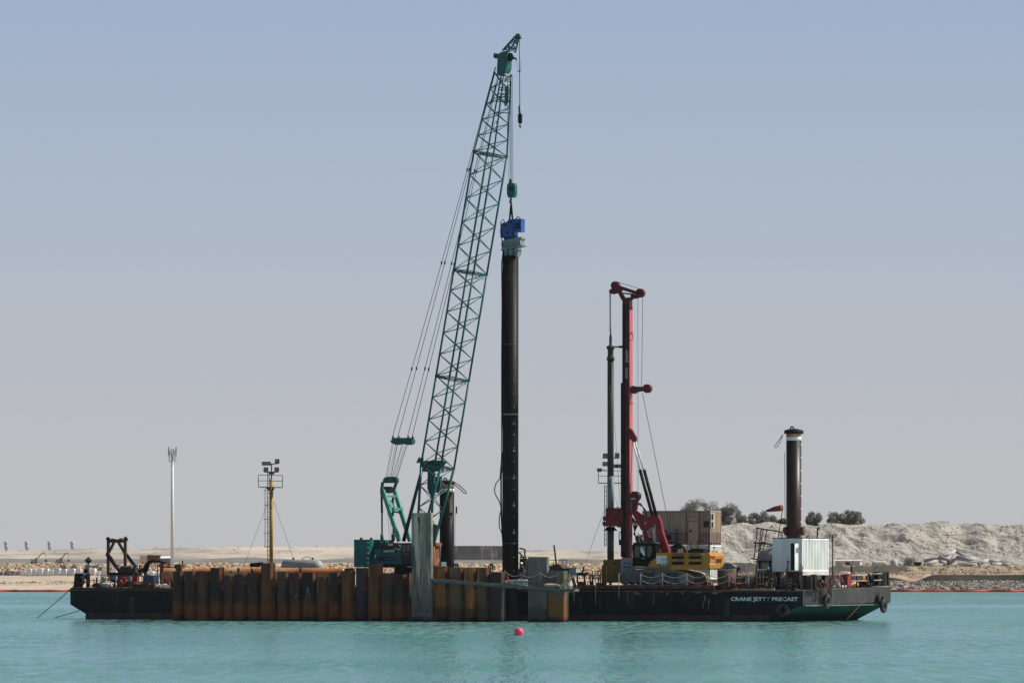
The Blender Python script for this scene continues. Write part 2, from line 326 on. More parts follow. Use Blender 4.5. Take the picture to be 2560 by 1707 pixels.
# ================================================================ water
def make_water():
    m = MB(); m.add([(-1400, -15, 0), (1400, -15, 0), (1400, 9400, 0), (-1400, 9400, 0)], [(0, 1, 2, 3)])
    mt = bpy.data.materials.new('water'); mt.use_nodes = True; nt = mt.node_tree; L = nt.links.new
    nt.nodes.remove(nt.nodes['Principled BSDF']); out = nt.nodes['Material Output']
    g = nt.nodes.new('ShaderNodeNewGeometry')
    def nz(sx, sy, det=4, ro=.6):
        mp = nt.nodes.new('ShaderNodeMapping'); mp.inputs['Scale'].default_value = (sx, sy, 1); L(g.outputs['Position'], mp.inputs[0])
        n = nt.nodes.new('ShaderNodeTexNoise'); n.inputs['Scale'].default_value = 1; n.inputs['Detail'].default_value = det; n.inputs['Roughness'].default_value = ro
        L(mp.outputs[0], n.inputs[0]); return n
    def rng(s, a, b, c=0, d=1):
        r = nt.nodes.new('ShaderNodeMapRange'); L(s, r.inputs[0]); r.inputs[1].default_value = a; r.inputs[2].default_value = b; r.inputs[3].default_value = c; r.inputs[4].default_value = d; return r.outputs[0]
    chop = nz(1.15, .085, 3, .55); swell = nz(.05, .006, 3); band = nz(.012, .012, 2)
    mixc = nt.nodes.new('ShaderNodeMix'); mixc.data_type = 'RGBA'; mixc.inputs[6].default_value = (.075, .20, .192, 1); mixc.inputs[7].default_value = (.115, .255, .25, 1)
    L(rng(band.outputs[0], .35, .65), mixc.inputs[0])
    df = nt.nodes.new('ShaderNodeBsdfDiffuse'); L(mixc.outputs[2], df.inputs[0])
    gl = nt.nodes.new('ShaderNodeBsdfGlossy'); gl.inputs['Roughness'].default_value = .14; gl.inputs['Color'].default_value = (.70, .92, .92, 1)
    bp = nt.nodes.new('ShaderNodeBump'); bp.inputs['Strength'].default_value = 1; bp.inputs['Distance'].default_value = .16
    L(chop.outputs[0], bp.inputs['Height']); L(bp.outputs[0], gl.inputs['Normal'])
    # ripples turn more or less of their face to the viewer: share of mirrored sky against the water's own colour
    ad = nt.nodes.new('ShaderNodeMath'); ad.operation = 'MULTIPLY_ADD'; L(swell.outputs[0], ad.inputs[0]); ad.inputs[1].default_value = .7; L(chop.outputs[0], ad.inputs[2])
    mx = nt.nodes.new('ShaderNodeMixShader'); 
    fine = nz(2.2, .2, 3, .6)
    f2 = nt.nodes.new('ShaderNodeMath'); f2.operation = 'MULTIPLY_ADD'; L(fine.outputs[0], f2.inputs[0]); f2.inputs[1].default_value = .8; L(ad.outputs[0], f2.inputs[2])
    sp = nt.nodes.new('ShaderNodeSeparateXYZ'); L(g.outputs['Position'], sp.inputs[0]); wv = nz(.02, .008, 4)
    yy = nt.nodes.new('ShaderNodeMath'); yy.operation = 'MULTIPLY_ADD'; L(wv.outputs[0], yy.inputs[0]); yy.inputs[1].default_value = 60; L(sp.outputs['Y'], yy.inputs[2])
    calm = nt.nodes.new('ShaderNodeMath'); calm.operation = 'COMPARE'; L(yy.outputs[0], calm.inputs[0]); calm.inputs[1].default_value = 828; calm.inputs[2].default_value = 22
    f3 = nt.nodes.new('ShaderNodeMath'); f3.operation = 'MULTIPLY_ADD'; L(calm.outputs[0], f3.inputs[0]); f3.inputs[1].default_value = .35; L(f2.outputs[0], f3.inputs[2])
    L(rng(f3.outputs[0], 1.02, 1.52, .05, 1), mx.inputs[0]); L(df.outputs[0], mx.inputs[1]); L(gl.outputs[0], mx.inputs[2])
    L(mx.outputs[0], out.inputs[0])
    o = m.build('water', mt, loc=(0, 0, 0)); tag(o, 'turquoise rippled harbour water', None, None, 'structure')
make_water()
# ================================================================ land: one sheet of ground behind the water
LP = [(1100, -1), (1157, 0), (1175, .6), (1200, 1), (1300, 1.35), (1480, 1.7), (1560, 2.2), (1600, 3.9), (1640, 3.8), (1700, 3.2), (1980, 4), (2000, 5.2), (2040, 5.1), (2100, 4.6), (2400, 5), (2560, 8.6), (2600, 9), (9000, 8.6)]
MP = [(1100, -1), (1157, 0), (1200, 1.2), (1260, 1.9), (1300, 3.0), (1340, 3.9), (1396, 4.0), (1400, 5.2), (1460, 6.0), (1500, 6.5), (1600, 6.6), (9000, 6.6)]
RP = [(1100, -1), (1157, 0), (1172, 1.2), (1178, 1.3), (1178.3, 2.65), (1200, 2.9), (1228, 3.85), (1280, 3.95), (1287, 4.5), (1295, 7.0), (1302, 10.2), (1308, 11.3), (1325, 11.2), (1400, 10.5), (1500, 7.5), (9000, 7.5)]
def pl(P, y):
    for (a, za), (b, zb) in zip(P, P[1:]):
        if y <= b: return za + (zb - za) * max(0, (y - a)) / (b - a)
    return P[-1][1]
def ss(a, b, x): t = min(1, max(0, (x - a) / (b - a))); return t * t * (3 - 2 * t)
def nse(x, y, s, seed=0): return noise.noise(Vector((x * s, y * s, seed)))
def ground(px, Y):
    zl, zm, zr = pl(LP, Y), pl(MP, Y), pl(RP, Y); a = ss(1040, 1110, px); b = ss(1640, 1800, px)
    X = (px - CX) * Y / F; z = (zl * (1 - a) + zm * a) * (1 - b) + zr * b
    if Y > 1160:
        k = min(1, (Y - 1160) / 60)
        z += k * (nse(X, Y, .05, 1) * .35 + nse(X, Y, .2, 2) * .15) * (1 if Y < 9000 else 0)
    hill = b * ss(1288, 1300, Y) * (1 - ss(1420, 1500, Y)); slope = b * ss(1283, 1290, Y) * (1 - ss(1300, 1312, Y))
    z += hill * (nse(X, Y * .4, .09, 5) * .8 + nse(X, Y, .3, 6) * .5 + max(0, nse(X, 0, .16, 9)) * 1.6)
    z += slope * (nse(X + Y * .8, Y * .5, .22, 7) * .6 + nse(X + Y, Y * .7, .6, 8) * .8 + abs(nse(X + Y, Y, 1.1, 3)) * .45) * ss(1287, 1296, Y)
    dune = a * (1 - b) * ss(1380, 1480, Y) * (1 - ss(1600, 2500, Y)); z += dune * (nse(X, Y * .3, .1, 11) * .9 + nse(X, 0, .35, 12) * .35)
    z -= a * (1 - ss(1255, 1300, px)) * ss(1396, 1402, Y) * (1 - ss(1490, 1520, Y)) * max(0, z - 5.0)
    farl = (1 - a) * ss(2480, 2600, Y) * (1 - ss(3000, 4500, Y)); z += farl * (nse(X, 0, .02, 13) * .8 + (px - 300) * .0016 - .1)
    mid = (1 - a) * ss(1980, 2000, Y) * (1 - ss(2050, 2100, Y)); z += mid * (nse(X, 0, .06, 14) * .5)
    tan = b * ss(1185, 1200, Y) * (1 - ss(1226, 1240, Y)); z += tan * (nse(X, Y, .12, 15) * .8 + nse(X, Y, .5, 16) * .35)
    if 1181 < Y < 1226.5 and 1790 < px < 2290: z -= (1 - ss(2240, 2290, px)) * ss(1181, 1190, Y) * max(0, z - 2.75) * .9
    if b > .9 and 1173 < Y < 1184 and 2215 < px < 2330: z += -.4 + nse(X, Y, .25, 3) * 1.2
    return z
def make_land():
    ys = set()
    def fill(a, b, n): ys.update(round(a + (b - a) * i / n, 2) for i in range(n + 1))
    fill(1100, 1157, 2); fill(1157, 1178, 14); ys.add(1178.0); ys.add(1178.3); fill(1181, 1226, 18); ys.add(1226.8); fill(1229, 1240, 4); fill(1240, 1282, 10); fill(1283, 1312, 58); fill(1314, 1345, 10)
    fill(1350, 1394, 8); fill(1396, 1400, 2); fill(1405, 1550, 24); fill(1555, 1610, 16); fill(1640, 1960, 6); fill(1980, 2050, 8); fill(2100, 2460, 6); fill(2480, 2620, 12); fill(2800, 9000, 8)
    ys = sorted(ys); xs = [-1200, -950, -700, -500, -350] + [x for x in range(-240, 1780, 9)] + [1780 + 4 * i for i in range(0, 240)] + [2760, 2800, 2900, 3050, 3300, 3600]
    vs = [((px - CX) * Y / F, Y, ground(px, Y)) for Y in ys for px in xs]; n = len(xs)
    fs = []; mi = []
    for j in range(len(ys) - 1):
        Y = (ys[j] + ys[j + 1]) / 2
        for i in range(n - 1):
            px = xs[i]; fs.append((j * n + i, j * n + i + 1, (j + 1) * n + i + 1, (j + 1) * n + i))
            wob = nse(px * .05, Y * .02, 1, 4) * 8
            if px > 1760:
                k = 5 if (1226 < Y < 1226.9 and px < 2275) else 3 if Y > 1282 + wob * .5 else (5 if Y < 1178.4 and Y > 1177.5 else (4 if Y >= 1178.4 else 0))
                if Y <= 1176: k = 0
            else: k = 2 if (1975 < Y < 2095 and px < 1060) or (px > 1050 and 1394 < Y < 1401 and nse(px * .02, 0, 1, 3) > -.2) else (1 if Y > 1700 or (px > 1050 and Y > 1401) else 0)
            mi.append(k)
    m = MB(); m.add(vs, fs, True); o = m.build('ground', M('sand'), loc=(0, 0, 0))
    for k in ('sandlight', 'ridge', 'hillgrey', 'bank', 'seawall'): o.data.materials.append(M(k))
    o.data.polygons.foreach_set('material_index', mi)
    for p in o.data.polygons:
        if 1170 < p.center.y < 1185 or 1225 < p.center.y < 1228 or 1394 < p.center.y < 1402: p.use_smooth = False
    tag(o, 'sandy shore rising to a bulldozed grey sand hill', None, None, 'structure')
make_land()
def gz(X, Y): return ground(CX + X * F / Y, Y)
def rocks(name, label, n, pxr, Yr, rr, mt, seed, sq=.8):
    random.seed(seed); m = MB()
    for i in range(n):
        px = random.uniform(*pxr); Y = random.uniform(*Yr); r = random.uniform(rr[0], rr[1]) * random.choice((.5, .7, 1, 1)); X = (px - CX) * Y / F
        m.ball((X, Y, ground(px, Y) + r * .25), r, 6, 4, (random.uniform(.8, 1.3), 1, random.uniform(.5, sq)), .22)
    o = m.build(name, mt, loc=(0, 0, 0)); tag(o, label, None, None, 'stuff')
rocks('rock_rubble', 'grey broken rock along the right waterline', 2600, (2150, 2700), (1157, 1177), (.25, .62), M('rockgrey'), 1)
rocks('tan_rubble', 'tan and larger stones mixed along the right waterline', 260, (2200, 2700), (1157, 1172), (.35, .8), M('bank'), 8)
rocks('boulder_rubble', 'sand coloured boulders heaped behind the white bags', 3000, (-60, 1110), (1556, 1604), (.25, .62), M('rocksand'), 2)
rocks('rubble', 'sand coloured rubble bank behind the black piles', 2200, (1090, 1640), (1255, 1345), (.3, .75), M('rocksand'), 3)
rocks('scree', 'loose grey lumps of sand over the big hill', 450, (1790, 2700), (1291, 1309), (.07, .2), M('hilldark'), 4)
rocks('clods', 'brown clods of earth on the terrace bank', 1600, (1780, 2700), (1181, 1245), (.08, .32), M('bank'), 5)
rocks('pebbles', 'grey pebbles and sand clumps scattered over the beach', 900, (-60, 330), (1215, 1262), (.05, .17), M('hilldark'), 6)
rocks('sand_clumps', 'grey clumps scattered over the bulldozed far sand', 160, (-60, 1060), (2480, 2620), (.15, .4), M('sandlight'), 7)
# floating containment boom
def red_boom(x0, x1, label):
    m = MB(); pts = []
    for px in range(x0, x1, 12):
        Y = 1151 + nse(px, 0, .02, 3) * 2; pts.append(((px - CX) * Y / F, Y, .12 + nse(px, 0, .11, 5) * .08))
    m.path(pts, .2, 8); o = m.build('floating_barrier', M('boomred'), loc=(0, 1150, 0)); tag(o, label, 'barrier')
red_boom(-80, 1180, 'faded red floating barrier along the sandy left shore'); red_boom(1190, 2760, 'red floating barrier below the grey rocks')
# ================================================================ trees
def tree(px, ytop, wpx, hpx, Y, label, seed):
    random.seed(seed); s = Y / F; X = (px - CX) * s; base = gz(X, Y) - .2; top = H + (HY - ytop) * s; h = hpx * s; wd = wpx * s
    t = thing('tree', label, 'tree', (X, Y, base), 'trees on the crest of the sand hill')
    m = MB(); m.tube((X, Y, base), (X, Y, base + (top - base) * .55), .16, 7, .1)
    zc = top - h * .5
    for i in range(6):
        a = random.uniform(0, 6.3); m.tube((X, Y, base + (top - base) * random.uniform(.2, .4)), (X + math.cos(a) * wd * .33, Y + math.sin(a) * wd * .25, zc + random.uniform(-.1, .35) * h), .07, 5, .02)
    m.build('trunk', M('bark'), t)
    m = MB(); cl = []
    for i in range(int(16 + wpx * .35)):
        u = random.uniform(-1, 1); w_ = random.uniform(-1, 1); k = math.sqrt(max(0, 1 - u * u)); 
        zz = zc + h * .5 * (random.uniform(-.95, .8) * (.35 + .65 * k)); cl.append((Vector((X + u * wd * .5, Y + w_ * wd * .3, zz)), random.uniform(.09, .19) * max(h, wd * .6)))
    for c, r in cl:
        for j in range(200):
            d = Vector((random.gauss(0, 1), random.gauss(0, 1), random.gauss(0, .8))).normalized() * r * random.uniform(.45, 1.35)
            p = c + d; a = Vector((random.gauss(0, 1), random.gauss(0, 1), random.gauss(0, 1))).normalized(); b = a.orthogonal().normalized(); q = random.uniform(.09, .19)
            m.add([p - a * q, p + b * q * .5, p + a * q, p - b * q * .5], [(0, 1, 2, 3)])
    m.build('crown', M('leaf'), t)
tree(1752, 1251, 84, 70, 1350, 'broad grey green tree behind the top container', 11)
tree(1822, 1261, 56, 56, 1345, 'rounded tree just right of the top container', 12)
tree(1865, 1286, 38, 38, 1342, 'low tree between two taller ones left of the windsock', 13)
tree(1907, 1277, 56, 46, 1344, 'leafy tree under the windsock', 14)
tree(1957, 1295, 26, 28, 1346, 'small bush half hidden by the tall black pile', 15)
tree(2035, 1278, 30, 42, 1343, 'narrow upright tree standing alone right of the black pile', 16)
tree(2116, 1274, 80, 48, 1346, 'widest tree, a long low crown on the hill at the far right', 17)
# ================================================================ things on the shore
def bag(px, w_, ytop, lab, mt='bagwhite', Yb=1490, ybot=1440):
    random.seed(px); s = Yb / F; X = (px - CX) * s; b = ground(px, Yb) - .05; hw = w_ * s / 2; h = (ybot - ytop) * s; m = MB()
    fr = Frame((X, Yb), 20); prof = [(1.0, 0), (1.06, .15), (1.05, .6), (1.02, .9), (.86, 1.0)]; vs = []
    n = 12
    for k, zz in prof:
        for i in range(n):
            a = 2 * math.pi * i / n + math.pi / 12; c, s_ = math.cos(a), math.sin(a); e = .22
            x = abs(c) ** e * (1 if c > 0 else -1) * hw * k * 1.08; y = abs(s_) ** e * (1 if s_ > 0 else -1) * .55 * k
            vs.append(fr.P(x * (1 + random.uniform(-.05, .05)), y, b + zz * h * (1 + random.uniform(-.04, .04))))
    m.add(vs, [(j * n + i, j * n + (i + 1) % n, (j + 1) * n + (i + 1) % n, (j + 1) * n + i) for j in range(len(prof) - 1) for i in range(n)], False)
    m.f.append(tuple(range((len(prof) - 1) * n, len(prof) * n))); m.sm.append(False)
    o = m.build('bulk_bag', M(mt)); tag(o, lab, 'bag', 'bulk bags lined up on the beach')
ORD = 'first second third fourth fifth sixth seventh eighth ninth tenth eleventh twelfth thirteenth fourteenth fifteenth sixteenth seventeenth eighteenth nineteenth'.split(); nb_ = 0
for px, w_, yt in sorted(((60, 13, 1424), (73, 15, 1421), (87, 12, 1422), (101, 16, 1421), (116, 13, 1422), (129, 13, 1424), (144, 15, 1420), (161, 14, 1422), (180, 17, 1421), (198, 13, 1423), (214, 14, 1424), (231, 17, 1421), (247, 12, 1428), (262, 14, 1424), (286, 15, 1423), (379, 14, 1429), (394, 13, 1430), (352, 13, 1430), (337, 12, 1428))):
    bag(px, w_, yt, 'full white bulk bag, ' + ORD[nb_] + ' from the left in the white row'); nb_ += 1
nb_ = 0
for px, w_, yt in ((4, 14, 1429), (22, 14, 1425), (33, 12, 1426), (46, 14, 1427), (160, 17, 1414), (186, 18, 1416), (222, 16, 1412), (240, 15, 1414), (252, 13, 1417), (275, 15, 1419)):
    bag(px, w_, yt, ('slumped grey bulk bag left of the white row, ' + ORD[nb_] + ' from the left edge') if nb_ < 4 else 'slumped grey bulk bag behind the white row, ' + ORD[nb_ - 4] + ' from the left', 'baggrey', 1500 if yt > 1422 else 1520, 1438); nb_ += 1
bag(40, 9, 1419, 'red bulk bag among the grey ones', 'brightred', 1510, 1428)
# telecom tower
def telecom():
    Y = 1450; s = Y / F; X = (431 - CX) * s; b = ground(430, Y); top = H + (HY - 1118) * s
    t = thing('telecom_tower', 'tall white telecom pole with antenna cage behind the barge', 'tower', (X, Y, b))
    MB().tube((X, Y, b - .3), (X, Y, H + (HY - 1152) * s), .42, 20, .26).build('pole', M('towerwhite'), t)
    m = MB()
    z0, z1 = H + (HY - 1154) * s, H + (HY - 1132) * s
    m.tube((X, Y, z0), (X, Y, z1), .2, 8)
    for z in (z0, (z0 + z1) / 2, z1): m.torus((X, Y, z), Z, .72, .04, 16, 5)
    for k in range(8):
        a = k * math.pi / 4; m.tube((X + .72 * math.cos(a), Y + .72 * math.sin(a), z0), (X + .72 * math.cos(a), Y + .72 * math.sin(a), z1), .035, 5)
        m.tube((X, Y, z0), (X + .72 * math.cos(a), Y + .72 * math.sin(a), z0), .03, 4)
    m.build('cage', M('towergrey'), t)
    for k in range(6):
        a = k * math.pi / 3 + .3; p = Vector((X + .78 * math.cos(a), Y + .78 * math.sin(a), z1)); fr = Frame((p.x, p.y), math.degrees(a))
        MB().box(fr, -.1, .1, -.08, .08, z1 - .6, z1 + 1.2 - (k % 3) * .3).build('antenna', M('towergrey'), t)
telecom()
m = MB(); Y = 1470; s = Y / F
fr = Frame(((1160 - CX) * s, Y), 4); zb = ground(1180, Y) - .5; zt = H + (HY - 1364) * s
m.hexa([fr.P(-8.5, 0, zb), fr.P(9.6, 0, zb), fr.P(9.6, 9, zb), fr.P(-8.5, 9, zb), fr.P(-8.5, 1.2, zt + .05), fr.P(8.9, 1.2, zt), fr.P(8.9, 8, zt), fr.P(-8.5, 8, zt)])
tag(m.build('stockpile', M('stockpile')), 'long flat topped dark grey stockpile with pale streaks', 'stockpile')
def far_tank(px, lab):
    Y = 7600; s = Y / F; X = (px - CX) * s; zt = H + (HY - 1353.5) * s; zb = H + (HY - 1373) * s
    t = thing('storage_tower', lab, 'tower', (X, Y, zb - 2), 'hazy towers on the far horizon')
    MB().lathe((X, Y, zb - 3), [(1.6, 0), (1.6, 4), (1.9, 4), (2.1, (zt - zb) * .62 + 3)], 14).build('shaft', M('fartank'), t)
    MB().lathe((X, Y, zb + (zt - zb) * .6), [(2.15, 0), (2.3, .5), (2.3, (zt - zb) * .4), (2, (zt - zb) * .42)], 14).build('tank', M('fartank'), t)
for px, lab in ((15.5, 'hazy blue tower at the left edge of the horizon'), (67, 'second hazy blue tower from the left on the horizon'), (124, 'third hazy blue tower from the left, above the orange digger'), (181, 'rightmost hazy blue tower, left of the brown frame')): far_tank(px, lab)
def digger(px, Y, k, lab, mt):
    s = Y / F; X = (px - CX) * s; b = ground(px, Y); fr = Frame((X, Y), 10)
    t = thing('excavator', lab, 'excavator', (X, Y, b), 'excavators working in the far quarry')
    f = .62
    def bx(m, u0, u1, v0, v1, z0, z1): return m.box(fr, u0 * f, u1 * f, v0 * f, v1 * f, b + z0 * f, b + z1 * f)
    def q_(u, z): return fr.P(u * f, .2, b + z * f)
    bx(MB(), -1.8, 1.8, -1.2, 1.2, 0, .9).build('tracks', M('trackgrey'), t)
    m = bx(MB(), -1.7, 1.2, -1.2, 1.2, 1, 2); bx(m, .2, 1.5, -1.2, -.2, 1, 2.7); m.build('body', mt, t)
    MB().beam(q_(.5, 1.6), q_(2.6 * k, 4.4), .2, .3).beam(q_(2.5 * k, 4.5), q_(4.6 * k, 4.9), .18, .26).build('boom', mt, t)
    MB().beam(q_(4.5 * k, 5), q_(4.9 * k, 1.8), .15, .2).build('arm', M('towerwhite'), t)
    bx(MB(), 4.4 * k, 5.4 * k, -.2, .8, .9, 1.9).build('bucket', M('trackgrey'), t)
digger(88, 1960, 1, 'orange excavator with its boom raised in the quarry', M('digger'))
digger(150, 1960, .8, 'dull brown excavator right of the orange one', M('beigelow'))
# site sheds behind the left end of the barge
def shed(x0, x1, yt, yb, Y, lab, wall, roof, rise=.3):
    s = Y / F; fr = Frame(((x0 - CX) * s, Y), 8); b = ground((x0 + x1) / 2, Y) - .2; zt = H + (HY - yt) * s; L_ = (x1 - x0) * s
    t = thing('site_shed', lab, 'shed', (fr.o.x, fr.o.y, b)); MB().box(fr, 0, L_, 0, 3, b, zt - rise).build('wall', wall, t)
    a = [fr.P(-.2, -.3, zt - rise), fr.P(-.2, 3.3, zt - rise), fr.P(-.2, 1.5, zt)]; MB().prism(a, fr.U * (L_ + .4)).build('roof', roof, t)
    MB().box(fr, L_ * .4, L_ * .6, -.04, .05, b + .2, b + (zt - rise - b) * .8).build('door', M('darkmach'), t)
shed(402, 428, 1389, 1402, 1560, 'small shed with a bright white roof beside the telecom pole', M('steelgrey'), M('white'), .5)
shed(2088, 2150, 1399, 1416, 1262, 'low white site cabin on the terrace right of the white container', M('offwhite'), M('white'), .12)
m = MB(); s = 1262 / F; fr = Frame(((2088 - CX) * s, 1262), 8)
# brown tipper truck
t = thing('dump_truck', 'dusty brown dump truck left of the telecom pole', 'truck', at(380, 1402, 1700)); fr = Frame(at(356, 1400, 1700), 6); b = ground(370, 1700)
MB().hexa([fr.P(1.6, 0, b + 1.1), fr.P(6.2, 0, b + 1.1), fr.P(6.2, 2.4, b + 1.1), fr.P(1.6, 2.4, b + 1.1), fr.P(1.2, 0, b + 2.9), fr.P(7, 0, b + 2.6), fr.P(7, 2.4, b + 2.6), fr.P(1.2, 2.4, b + 2.9)]).build('tipper_body', M('rustbrown'), t)
MB().box(fr, -.6, 1.1, 0, 2.4, b + .8, b + 2.7).build('cab', M('digger'), t)
MB().box(fr, -.5, 6.3, .3, 2.1, b + .6, b + 1.05).build('chassis', M('black'), t)
for u in (.2, 4.2, 5.5):
    MB().lathe(fr.P(u, -.02, b + .5), [(.5, 0), (.5, .4)], 14, fr.V).build('wheel', M('rubber'), t)
# pipe heap on the right terrace
def zp(x, y): return 2140 + x / 5.6, 1260 + y / 5.6
plist = [(950, 795, 1180, 740, 22, 4), (1190, 730, 1400, 668, 28, 6), (1400, 662, 1560, 740, 20, 5), (1150, 745, 1320, 775, 26, 0), (1300, 815, 1400, 738, 42, 0), (1405, 745, 1680, 790, 33, 0),
         (1530, 722, 1720, 775, 20, 6), (960, 845, 1120, 800, 28, 0), (1400, 842, 1720, 790, 11, -3), (1720, 832, 1840, 785, 28, 0), (1840, 800, 2000, 785, 22, 2), (1900, 836, 2020, 842, 24, -2),
         (2040, 842, 2160, 846, 24, -2), (2010, 795, 2320, 858, 8, 2), (1120, 880, 1420, 842, 7, -5), (1180, 800, 1300, 830, 26, -2), (1240, 780, 1330, 730, 24, 2)]
PL = ['long grey pipe sloping up at the left edge of the heap', 'pipe rising to the peak of the heap from the left', 'pipe falling from the peak of the heap to the right', 'pipe bent over the dark opening left of the heap centre', 'fattest short pipe standing in the middle of the heap', 'thick pipe running right from the middle of the heap', 'pipe lying behind at the upper right of the heap', 'short pipe tucked low at the left end of the heap', 'thin pale pipe crossing the front right of the heap', 'short curved pipe right of the pink bundle', 'pipe with torn end right of the heap, on the upper layer', 'white pipe length lying low on the right, nearer the heap', 'white pipe length lying low on the right, farther from the heap', 'thin dark pipe sloping down to the far right of the heap', 'thin pipe lying on the sand in front of the heap', 'short pipe lying low under the bent one', 'pipe leaning under the peak of the heap']
for i, (x0, y0, x1, y1, r, dy) in enumerate(plist):
    a = zp(x0, y0); c = zp(x1, y1); Ya = 1262 + dy; p = at(*a, Ya); q = at(*c, Ya + random.uniform(-1, 3)); rr = r / 5.6 * Ya / F
    m = MB(); m.tube(p, q, rr, 16); d = (q - p).normalized()
    m.tube(p - d * .06, p + d * .1, rr * 1.12, 16); o = m.build('pipe', M('pipegrey')); tag(o, PL[i], 'pipe', 'discarded pipes below the sand hill')
def lump(name, x0, y0, x1, y1, Y, mt, lab, cat, jit=.15, grp=None):
    a = at(*zp((x0 + x1) / 2, (y0 + y1) / 2), Y); s = Y / F; w_ = (x1 - x0) / 5.6 * s / 2; h = (y1 - y0) / 5.6 * s / 2
    m = MB().ball(a, 1, 12, 8, (w_, .7, h), jit); tag(m.build(name, mt), lab, cat, grp)
t = thing('plastic_barrel', 'white ribbed barrel lying on the terrace', 'barrel', at(*zp(300, 870), 1258))
a, c = at(*zp(225, 825), 1258), at(*zp(410, 835), 1258); d = (c - a).normalized(); r_ = 42 / 5.6 * 1258 / F
MB().lathe(a, [(r_ * (.9 if k % 2 else 1.02), (c - a).length * k / 12) for k in range(13)], 16, d).build('shell', M('offwhite'), t)
MB().lathe(c, [(r_ * .8, 0), (r_ * .6, .25)], 14, d).build('lid', M('offwhite'), t)
t = thing('plastic_drum', 'round white topped drum beside the brushwood', 'drum', at(*zp(530, 880), 1257))
c = at(*zp(530, 875), 1257); MB().lathe(c, [(.55, 0), (.62, .3), (.62, .9), (.5, 1.1)], 16).build('shell', M('pipegrey'), t); MB().lathe(c + Z * 1.1, [(.52, 0), (.45, .12)], 16).build('lid', M('white'), t)
random.seed(5); m = MB()
for i in range(420):
    p = at(*zp(random.gauss(745, 45), random.uniform(760, 868)), 1259 + random.uniform(-1, 1)); d = Vector((random.gauss(0, 1), random.gauss(0, .6), random.gauss(0, .7))) * .35
    m.tube(p, p + d, .025, 3)
tag(m.build('brushwood', M('leaf')), 'tangle of dry brushwood on the terrace', 'brushwood')
t = thing('steel_bin', 'open dark bin with pale rim beside the brushwood', 'bin', at(*zp(850, 865), 1256)); fr = Frame(at(*zp(780, 865), 1256), 10)
b = at(*zp(780, 868), 1256).z; MB().box(fr, .35, 1.6, 0, 1.2, b, b + .75).build('body', M('black'), t); MB().box(fr, 0, .33, 0, 1.2, b, b + .8).box(fr, 1.62, 1.9, 0, 1.2, b, b + .8).build('end_panel', M('offwhite'), t)
lump('debris_bundle', 130, 825, 210, 872, 1256, M('beigelow'), 'pale bundle of debris left of the ribbed barrel', 'bundle', .3)
lump('debris_bundle', 1420, 825, 1680, 862, 1254, M('beigelow'), 'flat pinkish bundle lying before the thick pipes', 'bundle', .25)
lump('debris_bundle', 590, 830, 650, 878, 1255, M('pipegrey'), 'grey debris bundle between drum and brushwood', 'bundle', .3)
lump('concrete_lump', 1100, 850, 1220, 884, 1253, M('rockgrey'), 'grey lump of broken concrete in front of the pipe heap', 'concrete', .25)
t = thing('wall_panel', 'pale grey panel standing on the shore behind the rusty drum', 'panel', at(1848, 1440, 1225)); fr = Frame(at(1831, 1440, 1225), 5)
m = MB().box(fr, 0, 2.45, 0, .2, ground(1848, 1225) - 1.5, at(1, 1406, 1225).z); m.build('sheet', M('pipegrey'), t)
m = MB(); b = at(1, 1406, 1225).z
for k in range(1, 4): m.box(fr, k * .6, k * .6 + .04, -.03, 0, b - 2.2, b)
for k in range(1, 4): m.box(fr, 0, 2.45, -.035, -.004, b - k * .6, b - k * .6 + .04)
m.build('joint_strip', M('towergrey'), t)
# ================================================================ barge
BL = B.u(170.5, 0)                                  # left end
BARGE = thing('crane_barge', 'long black flat barge carrying the cranes and piling gear', 'barge', B.P(BL / 2, 10, 0))
def hull():
    m = MB(); loops = []
    for v, ins in ((0, .45), (.12, .14), (.45, 0), (20.15, 0), (20.48, .14), (20.6, .45)):
        t = .011 * v; L = BL + ins; Rr = -ins
        loops.append([B.P(L, v, 2.74 + t), B.P(L, v, 1.29), B.P(L + 1.75, v, .35), B.P(L + 1.75, v, -1.2), B.P(Rr - 3.3, v, -1.2), B.P(Rr - 3.0, v, .1), B.P(Rr, v, 1.36 + t), B.P(Rr, v, 2.63 + t)])
    n = 8; m.add([p for l in loops for p in l], [(j * n + i, (j + 1) * n + i, (j + 1) * n + (i + 1) % n, j * n + (i + 1) % n) for j in range(5) for i in range(n)])
    m.f += [tuple(range(n)), tuple(range(5 * n, 6 * n))[::-1]]; m.sm += [False, False]
    o = m.build('hull', M('hull'), BARGE); fix_normals(o)
    for k in ('deck', 'bowgrey', 'antifoul'): o.data.materials.append(M(k))
    for p in o.data.polygons:
        c = p.center + ORG[BARGE.name]; nrm = p.normal; u = (c - B.o).dot(B.U)
        if nrm.z > .9: p.material_index = 1
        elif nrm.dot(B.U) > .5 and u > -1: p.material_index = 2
        elif u > -4 and nrm.z < -.1: p.material_index = 3
hull()
m = MB(); m.box(B, BL + 1.7, -3.1, -.012, 0, -.5, .55); m.build('waterline_band', M('bootrust'), BARGE)
m = MB(); m.box(B, BL, -.2, -.03, .0, 2.50, 2.6); m.build('rubbing_bar', M('rustbrown'), BARGE)
m = MB(); m.box(BOW, .3, 20.2, -.03, .0, 1.32, 1.40); m.build('fold_strip', M('salt'), BARGE)
text('CRANE JETTY PRECAST', B, 1827, 1995, 1491.5, 1504.5, -.02, M('paintfaded'), BARGE, 'name_lettering', bold=.03)
